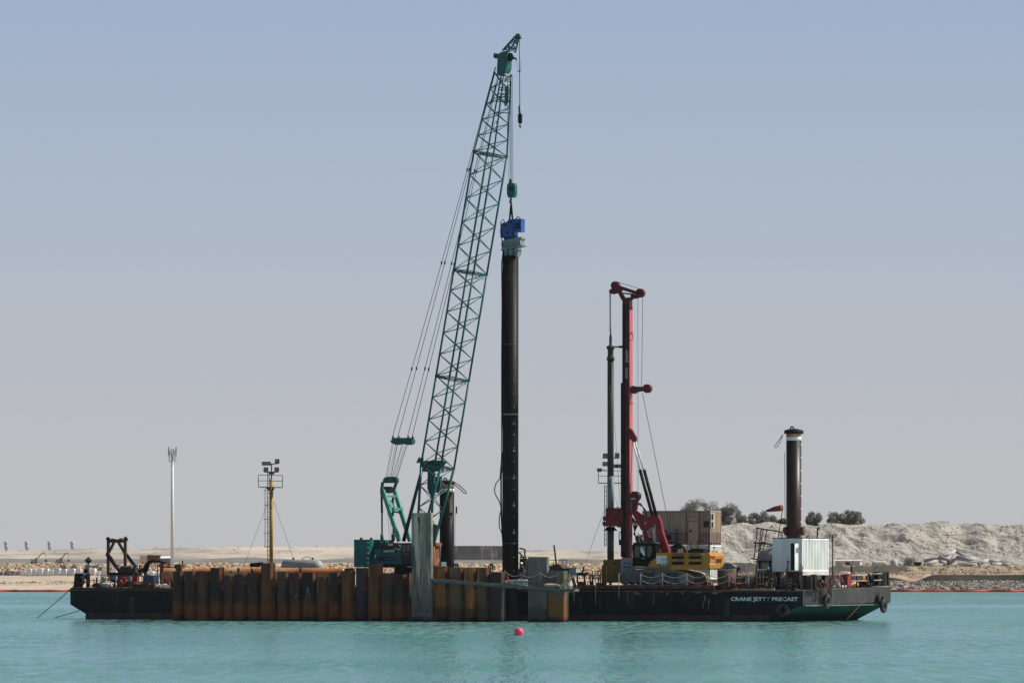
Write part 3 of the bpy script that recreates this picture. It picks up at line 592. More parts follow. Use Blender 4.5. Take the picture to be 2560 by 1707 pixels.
for x, y0 in ((1812, 1497), (327, 1494)):
    m = MB()
    for k in range(7):
        for d in (0, 5): m.pb(B, x + d, y0 + k * 6.2, x + d + 2.2, y0 + k * 6.2 + 2.4, -.02, .015)
    m.pb(B, x - 3 if x < 500 else x + 9, y0, x - 2.3 if x < 500 else x + 9.7, y0 + 40, -.02, .015)
    m.build('draught_marks', M('draught'), BARGE)
# salt and paint scars below the rig
random.seed(3); m = MB()
def scar(px, py, w_, h, k=8):
    pts = []
    for i in range(k):
        a = 2 * math.pi * i / k; r = random.uniform(.55, 1.1); pts.append((px + math.cos(a) * w_ * r, py + math.sin(a) * h * r))
    m.poly(B, pts, -.006, .01)
for px, py, w_, h in ((1572, 1478, 5, 2), (1590, 1481, 9, 3), (1598, 1484, 6, 2), (1634, 1480, 2, 5), (1655, 1479, 5, 3), (1668, 1483, 2, 6), (1706, 1480, 3, 4), (1740, 1480, 9, 2.5), (1752, 1478, 6, 4), (1786, 1481, 12, 3), (1800, 1478, 6, 3), (1762, 1494, 2.6, 11), (1758, 1512, 1.2, 12), (1772, 1502, 1.8, 10), (1771, 1518, .9, 9), (1570, 1500, 1.2, 18), (1634, 1500, .8, 18), (1452, 1505, .9, 22), (1500, 1505, .7, 25)): scar(px, py, w_, h)
tag(m.build('paint_scars', M('salt'), BARGE), None, None, None, 'stuff')
m = MB(); random.seed(44)
for k in range(46): x = random.choice((random.uniform(1430, 1990), random.uniform(1430, 1990), random.uniform(180, 425))); h = random.uniform(4, 26); scar(x, 1478 + h if x > 500 else 1472 + h, random.uniform(.5, 1.4), h)
tag(m.build('hull_streaks', M('hullstreak'), BARGE), None, None, None, 'stuff')
# tyres hung on the bow
def tyre(fr, px, py, v, r, lab):
    c = fr.q(px, py, v); t = thing('tyre_fender', lab, 'tyre', c, 'tyres hung on the barge as fenders')
    MB().torus(c, fr.V, r * .72, r * .30, 32, 12).build('tyre', M('rubber'), t)
    MB().tube(c + Z * r * .9, Vector((c.x, c.y, 0)) + fr.V * .25 + Z * (2.75 + .011 * (c - B.o).dot(B.V)), .02, 5).build('chain', M('cable'), t)
tyre(BOW, 2067, 1502, -.28, .62, 'worn tyre fender nearest the front corner of the bow')
tyre(BOW, 2201, 1500, -.28, .62, 'upper tyre of the pair at the far end of the bow')
tyre(BOW, 2209, 1514, -.62, .6, 'lower tyre tucked behind another at the far end of the bow')
tyre(B, 1957, 1523, -.24, .55, 'black tyre fender below the white lettering on the dark hull')
def cable(name, pts, r, lab, cat, mt='cable', n=5):
    m = MB().path(pts, r, n); return tag(m.build(name, M(mt)), lab, cat)
cable('mooring_line', [BOW.q(2170, 1492, -.05), BOW.q(2117, 1547, -1)], .03, 'thin mooring line slanting down the bow between the tyres', 'rope', 'rustbrown')
cable('mooring_line', [B.q(168, 1480, 0), at(92, 1545, 640)], .035, 'upper mooring line running left from the hull end', 'rope')
cable('mooring_line', [B.q(198, 1526, .1), at(138, 1543, 645)], .035, 'lower mooring line running left from the raked hull end', 'rope')
# timber mats under the rig
m = MB(); u0, u1 = B.u(1432, .3), B.u(1800, .3)
k = u0
random.seed(2)
while k < u1 - .5: m.box(B, k, k + .97, .25, 8.5, 2.72, 3.02 + random.uniform(-.02, .02)); k += 1.0
tag(m.build('crane_mat', M('rustbrown')), 'row of rusty brown bearer mats under the red rig', 'mat')
m = MB().box(B, B.u(1832, .1), B.u(1935, .1), .08, .5, 2.66, 2.76); tag(m.build('green_plank', M('timber')), 'pale greenish plank along the deck edge above the lettering', 'plank')
# ================================================================ sheet pile wall
def pile(x0, x1, ytop, v, mt, lab, top=None, group='rusty sheet piles of the cofferdam wall', name='sheet_pile', dep=.42, zb=-1, lean=0, flat=False):
    u0, u1 = B.u(x0, v), B.u(x1, v); w_ = u1 - u0; f = .13
    z = B.z((x0 + x1) / 2, ytop, v)
    def prof(o):   # outline in plan, o = inset
        p = [(0 + o, dep + .5), (.06 + o * .9, dep * .5), (f * .9 + o, .07), (f + .10, 0 + o * .9), (w_ - .38, 0 + o * .9), (w_ - .30 - o, .05), (w_ - .15 - o, dep * .85), (w_ - .04 - o, dep)]
        if flat: p = [(0 + o, dep), (.02 + o, dep * .5), (.04 + o, .05), (.10, 0 + o * .9), (w_ - .16, 0 + o * .9), (w_ - .10 - o, .04), (w_ - .06 - o, dep * .6), (w_ - .04 - o, dep)]
        return p
    a = prof(0); b = prof(.035); m = MB(); n = len(a); vs = []; R_ = 12
    rng_ = random.Random(int(x0))
    for k in range(R_ + 1):
        zz = zb + (z - zb) * k / R_
        for (x, y) in a + b[::-1]: vs.append(B.P(u0 + x + lean * k / R_, v + y, zz + (rng_.uniform(-.025, .025) if k == R_ else 0)))
    N = 2 * n
    m.add(vs, [(j * N + i, j * N + (i + 1) % N, (j + 1) * N + (i + 1) % N, (j + 1) * N + i) for j in range(R_) for i in range(N)])
    for i in range(n - 1): m.f.append((R_ * N + i, R_ * N + i + 1, R_ * N + N - 2 - i, R_ * N + N - 1 - i)); m.sm.append(False)
    o = m.build(name, M(mt)); tag(o, lab, 'sheet pile', group)
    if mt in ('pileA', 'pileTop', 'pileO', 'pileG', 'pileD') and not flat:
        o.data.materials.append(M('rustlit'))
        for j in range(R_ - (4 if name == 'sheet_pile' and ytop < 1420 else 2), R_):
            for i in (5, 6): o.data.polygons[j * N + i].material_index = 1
    return o
def X1(x): return 400 + x / 5.88
def X2(x): return 780 + x / 5.88
def X3(x): return 1060 + x / 5.88
WV = -8.0
lefts = [(X1(170), X1(340), 1427.6, 'pileA', 'leftmost sheet pile of the wall, next to the open black hull'),
 (X1(340), X1(525), 1427.3, 'pileA', 'dark sheet pile with faint chalk marks, second from the left end'),
 (X1(525), X1(720), 1427.5, 'pileA', 'plain brown sheet pile just left of the first raised one'),
 (X1(720), X1(915), 1418.2, 'pileA', 'sheet pile standing higher than its neighbours near the left end, rust lit on its edge'),
 (X1(915), X1(1075), 1438, 'pileA', 'lowest and narrowest sheet pile in the left half of the wall'),
 (X1(1075), X1(1265), 1435.3, 'pileA', 'low sheet pile second to the right of the first raised one'),
 (X1(1265), X1(1462), 1432, 'pileA', 'sheet pile just left of the tallest one, small orange marks on it'),
 (X1(1462), X1(1665), 1407, 'pileTop', 'tallest brown sheet pile, standing before the yellow light mast'),
 (X1(1705), X1(1890), 1428.5, 'pileA', 'sheet pile just right of the tallest one with a chalk mark'),
 (X1(1890), X1(2085), 1432, 'pileA', 'sheet pile with a pale streak, second right of the tallest one'),
 (X1(2085), X1(2290), 1431, 'pileA', 'sheet pile with a whitish smear in its middle, third right of the tallest one'),
 (X2(55), X2(225), 1440.5, 'pileTop', 'low orange brown sheet pile under the right part of the long pipe'),
 (X2(228), X2(415), 1432, 'pileA', 'sheet pile with scratched ring mark, left of the pipe end'),
 (X2(418), X2(612), 1427, 'pileTop', 'reddish sheet pile below the right end of the long rusty pipe'),
 (X2(622), X2(802), 1419, 'pileD', 'dark grey sheet pile under the teal counterweight'),
 (X2(805), X2(1020), 1408.5, 'pileTop', 'raised sheet pile with lit orange edge in front of the teal crane body'),
 (X2(1000), X2(1198), 1433.5, 'pileA', 'sheet pile right of the raised one before the teal crane'),
 (X2(1198), X2(1388), 1435.3, 'pileA', 'low sheet pile second left of the tall grey pile'),
 (X2(1390), X2(1475), 1432, 'pileA', 'narrow visible sheet pile touching the tall grey pile on its left')]
def streak(o, v, pts, seed, mt='chalk', name='chalk_mark'):
    rr = random.Random(seed); m = MB()
    for x, y, w_, h in pts:
        k = 7; m.poly(B, [(x + math.cos(2 * math.pi * i / k) * w_ * rr.uniform(.5, 1.1), y + math.sin(2 * math.pi * i / k) * h * rr.uniform(.6, 1.1)) for i in range(k)], v - .012, .008)
    m.build(name, M(mt), o)
STK = {1: [(461, 1436, 1, 3), (462, 1442, 1.2, 3), (461, 1449, 1, 3)], 4: [(556, 1470, .6, 14)], 6: [(622, 1474, 1, 4), (624, 1482, .8, 4), (625, 1494, 1, 3)], 8: [(699, 1434, 1.6, 3), (707, 1456, 1, 5), (706, 1466, .8, 4)], 9: [(726, 1468, .9, 25), (740, 1488, 2, 6)],
       10: [(769, 1476, 2.5, 10), (766, 1492, 2, 10), (774, 1486, 1.4, 12)], 11: [(794, 1462, .9, 20), (793, 1480, .8, 18)], 12: [(822, 1450, .8, 16), (828, 1448, 5, .8)]}
for i, (a, b, y, mt, lab) in enumerate(lefts):
    vv_ = WV - (.12 if i % 3 == 1 else 0); o = pile(a, b, y, vv_, mt, lab)
    if i in STK: streak(o, vv_, STK[i], i)
rights = [(X3(112), X3(345), 1415, 'pileO', 'yellow orange dented sheet pile right of the tall grey pile'),
 (X3(348), X3(580), 1417.5, 'pileG', 'brown olive sheet pile between two orange ones'),
 (X3(582), X3(768), 1418, 'pileO', 'bright orange sheet pile in the middle of the right row'),
 (X3(770), X3(960), 1418.5, 'pileG', 'grey green sheet pile right of the bright orange one'),
 (X3(950), X3(1180), 1429.2, 'pileD', 'dark lower sheet pile left of the gap with the black pile')]
for a, b, y, mt, lab in rights: pile(a, b, y, WV - .1, mt, lab)
pile(X3(1520), X3(1822), 1391.5, WV + .3, 'pileWide', 'wide grey sheet pile just right of the worker', group=None, dep=.3, flat=True)
pile(X3(1798), X3(2100), 1426.6, WV - .2, 'pileR', 'wide stained sheet pile at the right end, orange towards the water', group=None, dep=.5)
tallp = pile(1027, 1080, 1282, WV - .9, 'pileGrey', 'tall pale grey pile standing highest of all in front of the crane', group=None, dep=.28, flat=True)
streak(tallp, WV - .9, [(1034, 1385, 3, 34), (1031, 1400, 3, 45), (1037, 1430, 3, 40), (1047, 1300, 5, 12), (1049, 1318, 2, 20), (1043, 1470, 2, 40), (1052, 1440, 2, 26), (1060, 1462, 2, 30), (1044, 1505, 4, 30), (1052, 1515, 5, 18), (1067, 1450, 1.6, 30), (1038, 1526, 4, 5), (1068, 1526, 3.5, 5)], 5, 'darkstain', 'dark_stain')
streak(tallp, WV - .905, [(1070, 1370, 1, 50), (1062, 1440, 1, 40), (1056, 1335, 1, 30)], 6, 'chalk', 'pale_streak')
# waling behind piles, dark infill so that the cell reads as closed
m = MB().box(B, B.u(432, -7.4), B.u(1255, -7.4), -7.5, -7.2, -1, 2.9); tag(m.build('waling_beam', M('bootrust')), 'dark steel waling backing the row of sheet piles', 'beam')
# rolled edge handle of the long pipe and frames on it
a, b = B.q(407, 1438.5, 3.5), B.q(866, 1437.5, 3.5); b.z = a.z
t = thing('steel_pipe', 'very long rusty orange pipe lying along the barge behind the piles', 'pipe', (a.x, a.y, a.z - .7))
MB().tube(a, b, .69, 40, caps=False).tube(b, a, .66, 40, caps=False).build('pipe_wall', M('rustpipe'), t)
m = MB()
for k in (.18, .33, .52, .75, .97): p = a.lerp(b, k); m.tube(p - B.U * .03, p + B.U * .03, .71, 40)
m.build('weld_band', M('rust'), t)
for x in (440, 560, 700, 830):
    u = B.u(x, 3.5); o = MB().box(B, u - .12, u + .12, 2.6, 4.4, zd(u, 3.5), a.z - .62).build('pipe_cradle', M('rustbrown'))
    tag(o, 'low brown cradle, ' + {440: 'leftmost', 560: 'second from left', 700: 'third from left', 830: 'rightmost'}[x] + ' under the long rusty pipe', 'cradle', 'cradles under the long pipe')
m = MB().tube(B.q(877, 1431, 3), B.q(877, 1431, 5), .42, 24); tag(m.build('pipe_stub', M('rust')), 'short rusty pipe stub seen end on beside the long pipe', 'pipe')
m = MB().ball(B.q(857, 1425, 2.9), .12, 10, 8); tag(m.build('white_cap', M('white')), 'small white cap on the right end of the long pipe', 'cap')
for x, y in ((593, 1419), (748, 1419)):
    m = MB().pb(B, x, y, x + 5, y + 14, 2.7, .15); tag(m.build('clamp', M('rustbrown')), 'brown clamp across the long pipe ' + ('left' if x < 600 else 'right') + ' of the yellow mast', 'clamp')
m = MB().pb(B, 575.5, 1424, 577.5, 1432, 2.7, .1); m.ball(B.q(630, 1425, 2.7), .12, 8, 6, jit=.2).ball(B.q(629, 1421, 2.7), .09, 8, 6, jit=.2).ball(B.q(631, 1429, 2.7), .09, 8, 6, jit=.2)
tag(m.build('pipe_valve', M('black')), 'small black valve on the long pipe left of the mast', 'valve')
m = MB().poly(B, [(625, 1407), (640, 1406), (651, 1404), (649, 1410), (642, 1417), (625, 1417)], 2, .5); tag(m.build('tarpaulin', M('black')), 'black tarpaulin bundle left of the yellow mast foot', 'tarpaulin')
# grey tank behind the pipe
a = B.q(709, 1417, 9); b = B.q(800, 1417, 9); b.z = a.z
t = thing('fuel_tank', 'grey rounded tank lying behind the long rusty pipe', 'tank', (a.x, a.y, a.z - .62)); d = (b - a).normalized()
MB().lathe(a, [(.0, 0), (.35, .0), (.58, .05), (.66, .12), (.66, (b - a).length - .3), (.58, (b - a).length), (.35, (b - a).length + .2), (.05, (b - a).length + .28)], 28, d).build('shell', M('tankgrey'), t)
for k in (.27, .8): MB().lathe(a.lerp(b, k) + Z * .62, [(.1, 0), (.1, .18), (.06, .22)], 10).build('filler_cap', M('darkmach'), t)
MB().path([a.lerp(b, .5) + Z * .66, a.lerp(b, .58) + Z * .9, a.lerp(b, .72) + Z * .9, a.lerp(b, .74) + Z * .66], .03, 5).build('handrail', M('black'), t)
for k in (.15, .85): p = a.lerp(b, k); MB().box(Frame(p, 24), -.15, .15, -.5, .5, zd(0, 9), p.z - .5).build('saddle', M('darkmach'), t)
# walkway beam
wv = WV - .62
A0, A1 = B.q(1079, 1450, wv), B.q(1400, 1474.5, wv)
t = thing('walkway_beam', 'long grey steel walkway beam sloping along the right piles', 'walkway', A0)
up = (A1 - A0).cross(B.V).normalized(); up = -up if up.z < 0 else up
MB().beam(A0 + up * .13, A1 + up * .13, .75, .06, up).build('top_plate', M('walkway'), t)
MB().beam(A0, A1, .12, .24, up).build('web', M('steelgrey'), t)
MB().beam(A0 - up * .14, A1 - up * .14, .34, .05, up).build('bottom_flange', M('walkway'), t)
t = thing('rope_railing', 'rope handrail on thin posts along the walkway beam', 'railing', B.q(1262, 1457, wv))
tops = []
for x, y0, y1 in ((1261, 1424, 1458), (1303, 1433, 1462), (1351, 1429, 1465), (1394, 1433, 1472)):
    MB().tube(B.q(x, y1, wv - .2), B.q(x, y0, wv - .2), .035, 6).build('post', M('walkway'), t); tops.append(B.q(x, y0 + 2, wv - .2))
def sag(a, b, s, n=9): return [a.lerp(b, k / n) - Z * (4 * s * (k / n) * (1 - k / n)) for k in range(n + 1)]
for p, q in zip(tops, tops[1:]): MB().path(sag(p, q, .3), .028, 5).build('rope', M('rope'), t)
t = thing('gangway_steps', 'pale wooden steps and ramp rails at the right end of the walkway', 'steps', B.q(1400, 1474, wv))
for v in (wv - .25, wv + .3):
    MB().beam(B.q(1400, 1470, v), B.q(1426, 1436, v), .06, .2).beam(B.q(1408, 1473, v), B.q(1431, 1441, v), .06, .12).build('side_rail', M('timber'), t)
MB().beam(B.q(1428, 1434, wv), B.q(1440, 1470, wv), .08, .25).build('upright', M('darkmach'), t)
m = MB()
for k in range(5): p = B.q(1404 + k * 5, 1466 - k * 6.2, wv - .2); m.box(Frame(p, 24), 0, .22, 0, .6, p.z, p.z + .04)
m.build('tread', M('timber'), t); MB().pb(B, 1399, 1471, 1437, 1478, wv - .2, .9).build('landing', M('walkway'), t)
for x in (1424, 1433): MB().tube(B.q(x, 1482, wv), B.q(x, 1436, wv), .03, 5).build('post', M('rope'), t)
m = MB().ball(B.q(1300, 1455, wv + 1), 1, 14, 8, (1.3, .5, .22), .3); tag(m.build('rope_heap', M('offwhite')), 'pale heap of rags on the walkway beside the black pile', 'heap')
m = MB().ball(B.q(1381, 1464, wv + .1), 1, 12, 8, (.75, .3, .24), .25); tag(m.build('sandbag', M('timber')), 'pale sandbag heap at the right end of the walkway', 'sandbag')
a = B.q(1274, 1457, wv - .1); b = B.q(1267, 1437, wv - .1)
t = thing('traffic_cone', 'slim red cone leaning beside the black pile', 'cone', a); MB().tube(a, b, .1, 12, .02).build('cone', M('hivis'), t); MB().tube(a - Z * .03, a + Z * .03, .2, 4).build('foot', M('hivis'), t)
# worker
def person(px, py_feet, v, hgt, lab, lean=.25):
    f0 = B.q(px, py_feet, v); k = hgt / 1.75; t = thing('person', lab, 'person', f0)
    J = {'pelvis': (0, 0, .9), 'spine': (-.02, .04, 1.15), 'chest': (-.10, .06, 1.36), 'neck': (-.16, .05, 1.50), 'head': (-.19, .03, 1.60), 'skull': (-.21, .03, 1.70),
         'shl': (-.18, -.16, 1.40), 'ell': (-.30, -.2, 1.16), 'hal': (-.44, -.12, 1.02), 'fil': (-.52, -.1, 1.0), 'shr': (-.02, .2, 1.40), 'elr': (-.05, .27, 1.12), 'har': (-.24, .2, .98), 'fir': (-.32, .18, .97),
         'hil': (-.02, -.11, .88), 'knl': (-.12, -.13, .48), 'anl': (0, -.13, .09), 'tol': (-.17, -.14, .03), 'hir': (.02, .11, .88), 'knr': (-.02, .14, .47), 'anr': (.12, .14, .09), 'tor': (-.04, .15, .03)}
    E = [('pelvis', 'spine'), ('spine', 'chest'), ('chest', 'neck'), ('neck', 'head'), ('head', 'skull'), ('chest', 'shl'), ('shl', 'ell'), ('ell', 'hal'), ('hal', 'fil'), ('chest', 'shr'), ('shr', 'elr'), ('elr', 'har'), ('har', 'fir'),
         ('pelvis', 'hil'), ('hil', 'knl'), ('knl', 'anl'), ('anl', 'tol'), ('pelvis', 'hir'), ('hir', 'knr'), ('knr', 'anr'), ('anr', 'tor')]
    rad = {'pelvis': .15, 'spine': .14, 'chest': .16, 'neck': .06, 'head': .09, 'skull': .09, 'shl': .075, 'shr': .075, 'ell': .05, 'elr': .05, 'hal': .035, 'har': .035, 'fil': .02, 'fir': .02, 'hil': .1, 'hir': .1, 'knl': .07, 'knr': .07, 'anl': .05, 'anr': .05, 'tol': .035, 'tor': .035}
    ks = list(J); me = bpy.data.meshes.new('body'); vs = [(B.U * J[n][0] + B.V * J[n][1] + Z * J[n][2]) * k for n in ks]
    me.from_pydata([tuple(p) for p in vs], [(ks.index(a), ks.index(b)) for a, b in E], []); me.materials.append(M('cloth')); me.materials.append(M('skin'))
    o = bpy.data.objects.new('body', me); COL.objects.link(o); o.parent = t; ORG[o.name] = f0
    s = o.modifiers.new('skin', 'SKIN'); sv = me.skin_vertices[0].data
    for i, n in enumerate(ks): sv[i].radius = (rad[n] * k, rad[n] * k); sv[i].use_root = n == 'pelvis'
    o.modifiers.new('s', 'SUBSURF').levels = 2; o.modifiers['s'].render_levels = 2
    hc = f0 + vs[ks.index('skull')]
    MB().ball(hc - Z * .07 - B.U * .045, .085, 12, 8).build('head', M('skin'), t)
    MB().lathe(hc - Z * .01, [(.15, 0), (.15, .015), (.125, .03), (.12, .09), (.08, .14), (.01, .155)], 18).build('helmet', M('white'), t)
    return t
person(1308, 1454, -4.0, 1.58, 'worker in dark overalls and white helmet beside the black pile')
m = MB()
for x0, y0, x1, y1, v in ((1298, 1380, 1316, 1430, -2), (1300, 1392, 1314, 1400, -2.5), (1299, 1370, 1312, 1384, -2), (1311, 1384, 1317, 1440, -2.4)):
    a, b = B.q(x0, y0, v), B.q(x1, y1, v); c = (a + b) / 2 + B.U * .25 + Z * .15; m.path([a, a.lerp(c, .6), c, c.lerp(b, .5), b], .07, 7)
tag(m.build('hose_bundle', M('darkmach')), 'tangle of dark hoses behind the worker', 'hose')
m = MB().poly(B, [(1300, 1395), (1310, 1397), (1315, 1425), (1316, 1450), (1298, 1452), (1299, 1410)], -1.2, 1.2); m.ball(B.q(1306, 1440, -2), .6, 10, 8, jit=.3)
tag(m.build('power_pack', M('darkmach')), 'dark greenish machine standing behind the worker', 'machine')
# black cable loops at the pile wall tops
for x, lab in ((1140, 'black rope sling looped over the olive sheet pile'), (1228, 'black rope sling looped beside the dark low pile')):
    m = MB(); 
    for d in (-9, -3, 4, 9): m.path([B.q(x, 1408, -7), B.q(x + d * .5, 1411, -7.2), B.q(x + d, 1424, -7.4)], .05, 5)
    tag(m.build('rope_sling', M('black')), lab, 'sling')
cable('thin_rope', [B.q(1115, 1408, -7), B.q(1131, 1412, -7), B.q(1148, 1410, -7)], .03, 'slack dark rope across the orange piles', 'rope')
# ================================================================ buoy
c = at(1297.5, 1580, 497); c.z = .2
t = thing('buoy', 'round pink red buoy floating alone in front', 'buoy', (c.x, c.y, 0)); MB().ball(c, .335, 28, 18).build('float', M('pink'), t)
MB().lathe(c + Vector((.27, 0, .2)), [(.05, 0), (.05, .06), (.03, .09)], 10, (1, 0, 1)).build('eyelet', M('pink'), t)
# ================================================================ black driven pile with vibro hammer
PV = -2.2
def pf(x, y, v=PV): return B.q(x, y, v)
pc = pf(1276, 1400, PV); r_ = 20.2 * pc.y / F
PZ0, PZ1 = -1, pf(1276, 640).z
t = thing('tubular_pile', 'very tall black tubular pile gripped by the blue hammer', 'pile', (pc.x, pc.y, 0))
MB().tube((pc.x, pc.y, PZ0), (pc.x, pc.y, PZ1), r_, 48).build('shaft', M('blackpipe'), t)
m = MB()
k = 0
for y in range(780, 1440, 34):
    a = math.radians(-66); p = Vector((pc.x + math.cos(a) * r_ * 1.004, pc.y + math.sin(a) * r_ * 1.004, pf(1276, y).z)); m.box(Frame(p, 24), -.07, .07, -.012, .012, -.03 + p.z, .03 + p.z)
m.build('metre_mark', M('marking'), t)
fr = Frame((pc.x, pc.y), 10)
for d, y in (('7', 1195), ('5', 1263), ('3', 1331), ('9', 1127), ('11', 1059)):
    text(d, B, 1282, 1288, y - 3, y + 3, (Vector((pc.x, pc.y, 0)) - B.o).dot(B.V) - r_ * .99, M('marking'), t, 'metre_number', th=.02)
for y in (700, 862, 1195, 1358): MB().tube((pc.x, pc.y, pf(1276, y).z), (pc.x, pc.y, pf(1276, y - 1.6).z), r_ * 1.005, 48).build('weld_ring', M('darkmach'), t)
MB().tube((pc.x, pc.y, pf(1276, 1037).z), (pc.x, pc.y, pf(1276, 1034).z), r_ * 1.006, 48).build('weld_ring', M('steelgrey'), t)
# hammer (rotated a little so that its right end shows)
HF = Frame((pc.x, pc.y), 18)
t = thing('vibratory_hammer', 'blue vibratory hammer with grey clamp hanging on the crane', 'pile hammer', (pc.x, pc.y, PZ1))
MB().poly(HF, [(1252, 590), (1253, 560), (1259, 556), (1266, 556), (1272, 548), (1284, 548), (1285, 590), (1272, 590), (1270, 592)], -.55, 1.1).build('gearbox', M('bluepaint'), t)
m = MB().pb(HF, 1285, 547, 1297, 580, -.5, 1.0); m.build('motor_housing', M('bluepaint'), t)
m = MB().pb(HF, 1297, 547, 1303, 552, -.5, 1.0).pb(HF, 1297, 572, 1303, 580, -.5, 1.0).pb(HF, 1301, 552, 1303, 572, -.5, 1.0); m.build('motor_guard', M('bluepaint'), t)
MB().poly(HF, [(1250, 574), (1254, 574), (1255, 588), (1260, 590), (1260, 596), (1251, 594)], -.6, .3).build('side_bracket', M('bluepaint'), t)
for x in (1260, 1268, 1276, 1284): MB().pb(HF, x, 588, x + 5, 601, -.35, .7).build('damper', M('bluepaint'), t)
MB().poly(HF, [(1254, 602), (1303, 592), (1304, 597), (1300, 600), (1301, 613), (1255, 622), (1253, 612)], -.6, 1.2).build('clamp_beam', M('clampgrey'), t)
m = MB()
for k in range(6): x = 1260 + k * 6.2; m.poly(HF, [(x, 606 - k), (x + 2.2, 606 - k), (x + 2.2, 617 - k * 1.1), (x, 617 - k * 1.1)], -.63, .05)
m.build('rib', M('steelgrey'), t)
MB().poly(HF, [(1252, 623), (1304, 612), (1304, 615), (1252, 626)], -.75, 1.5).build('base_plate', M('clampgrey'), t)
for x in (1258, 1272, 1285): MB().poly(HF, [(x, 624), (x + 10, 622), (x + 9, 636), (x + 7, 642), (x + 2, 642), (x, 636)], -.4, .9).build('clamp_jaw', M('clampgrey'), t)
m = MB()
for x, y in ((1262, 566), (1268, 583), (1277, 555), (1281, 583)): m.lathe(HF.q(x, y, -.56), [(.09, 0), (.09, .04)], 10, HF.V)
m.pb(HF, 1270, 553, 1270.8, 590, -.57, .03).pb(HF, 1284, 550, 1285.2, 589, -.57, .03).pb(HF, 1289, 558, 1296, 572, -.52, .03).pb(HF, 1256, 561, 1268, 563, -.57, .03); m.build('bolt_plate', M('black'), t)
m = MB().path([HF.q(1262, 556, -.2), HF.q(1258, 548, -.3), HF.q(1252, 556, -.4), HF.q(1252, 575, -.6), HF.q(1255, 600, -.7), HF.q(1256, 628, -.7)], .04, 6).path([HF.q(1290, 547, 0), HF.q(1294, 541, -.1), HF.q(1300, 546, -.3)], .035, 6); m.build('hydraulic_hose', M('black'), t)
MB().path([HF.q(1301, 616, -.3), HF.q(1304, 626, -.3), HF.q(1302, 636, -.3), HF.q(1295, 637, -.3)], .03, 6).build('hydraulic_hose', M('offwhite'), t)
for x0, x1, y0, y1 in ((1277, 1273, 512, 553), (1279, 1282, 512, 553), (1277, 1281, 515, 550), (1278.5, 1274, 515, 550)): MB().path([pf(x0, y0), pf((x0 + x1) / 2, (y0 + y1) / 2), pf(x1, y1)], .06, 6).build('lifting_sling', M('black'), t)
MB().path([pf(1277, 498), pf(1276, 505), pf(1278, 512)], .09, 7).build('shackle', M('rustbrown'), t)
# hoses down the left of the pile
t = thing('hose_bundle', 'black hydraulic hoses hanging down the left side of the black pile', 'hose', pf(1254, 1400))
def hose(pts, r=.045): MB().path([pf(x, y, PV - .5) for x, y in pts], r, 6).build('hose', M('black'), t)
hose([(1258, 625), (1254, 660), (1255, 760), (1254, 900), (1254, 1000), (1254, 1140), (1250, 1195), (1240, 1208), (1236, 1222), (1238, 1235), (1248, 1252), (1252, 1265), (1253, 1300), (1257, 1352), (1259, 1400), (1260, 1440)])
hose([(1259, 625), (1256, 700), (1255.5, 1000), (1258, 1130), (1256, 1168), (1252, 1195), (1252, 1250), (1254, 1270), (1248, 1292), (1248, 1316), (1255, 1334), (1257, 1360), (1259, 1430)])
hose([(1256, 1130), (1253, 1160), (1253, 1240), (1254, 1290), (1256, 1330), (1258, 1380), (1259, 1440)], .06)
# ================================================================ crawler crane
f0 = at(1059, 1378, 617.5); C = Frame((f0.x, f0.y), 34)
CR = thing('lattice_boom_crane', 'teal lattice boom crawler crane with its boom raised over the black pile', 'crane', (f0.x, f0.y, 2.7))
bot = C.q(1094, 1165, 0); top_ = C.q(1226, 385, 0); D = (top_ - bot).normalized(); N_ = D.cross(C.V).normalized(); N_ = N_ if N_.dot(C.U) > 0 else -N_
ST = [(C.q(1060.5, 1376, 0), .12, 1.02), (bot, 1.02, 1.02), (C.q(1131.3, 945, 0), 1.02, 1.02), (C.q(1176, 680, 0), 1.02, 1.02), (top_, 1.02, 1.02), (C.q(1257, 186, 0), .5, .55)]
def sect(i, k): # station blend
    a, b = ST[i], ST[i + 1]; c = a[0].lerp(b[0], k); d = a[1] + (b[1] - a[1]) * k; w_ = a[2] + (b[2] - a[2]) * k
    return [c - N_ * d - C.V * w_, c + N_ * d - C.V * w_, c + N_ * d + C.V * w_, c - N_ * d + C.V * w_]
for i, (nm, nb) in enumerate((('boom_foot_section', 4), ('boom_section', 4), ('boom_section', 5), ('boom_section', 5), ('boom_tip_section', 5))):
    m = MB(); a, b = sect(i, 0), sect(i, 1); cr_ = .085 if i else .11
    for p, q in zip(a, b): m.tube(p, q, cr_ if i < 4 else .07, 8)
    for j in range(4):
        j2 = (j + 1) % 4; nn = nb * 2
        for k in range(nn):
            s0, s1 = sect(i, k / nn), sect(i, (k + 1) / nn)
            ph = 0 if j % 2 == 0 else 1
            p, q = (s0[j], s1[j2]) if (k + ph) % 2 == 0 else (s0[j2], s1[j])
            m.tube(p, q, .04, 5)
    for kk in (.0, .985):
        s = sect(i, kk)
        if i == 0 and kk < .5: continue
        for j in range(4): m.tube(s[j], s[(j + 1) % 4], .04, 5)
        m.tube(s[0], s[2], .03, 5)
    for kk in (0, 1):
        if i == 0 and kk == 0: continue
        for p in sect(i, kk): m.ball(p, .12, 8, 6)
    # catwalk rungs near the joint
    s = sect(i, .985); s2 = sect(i, .955)
    if i in (1, 2, 3):
        for k in range(5): m.tube(s[1].lerp(s[2], k / 4), s2[1].lerp(s2[2], k / 4), .02, 4)
        m.tube(s2[1], s2[2], .03, 4)
    m.build(nm, M('teal'), CR)
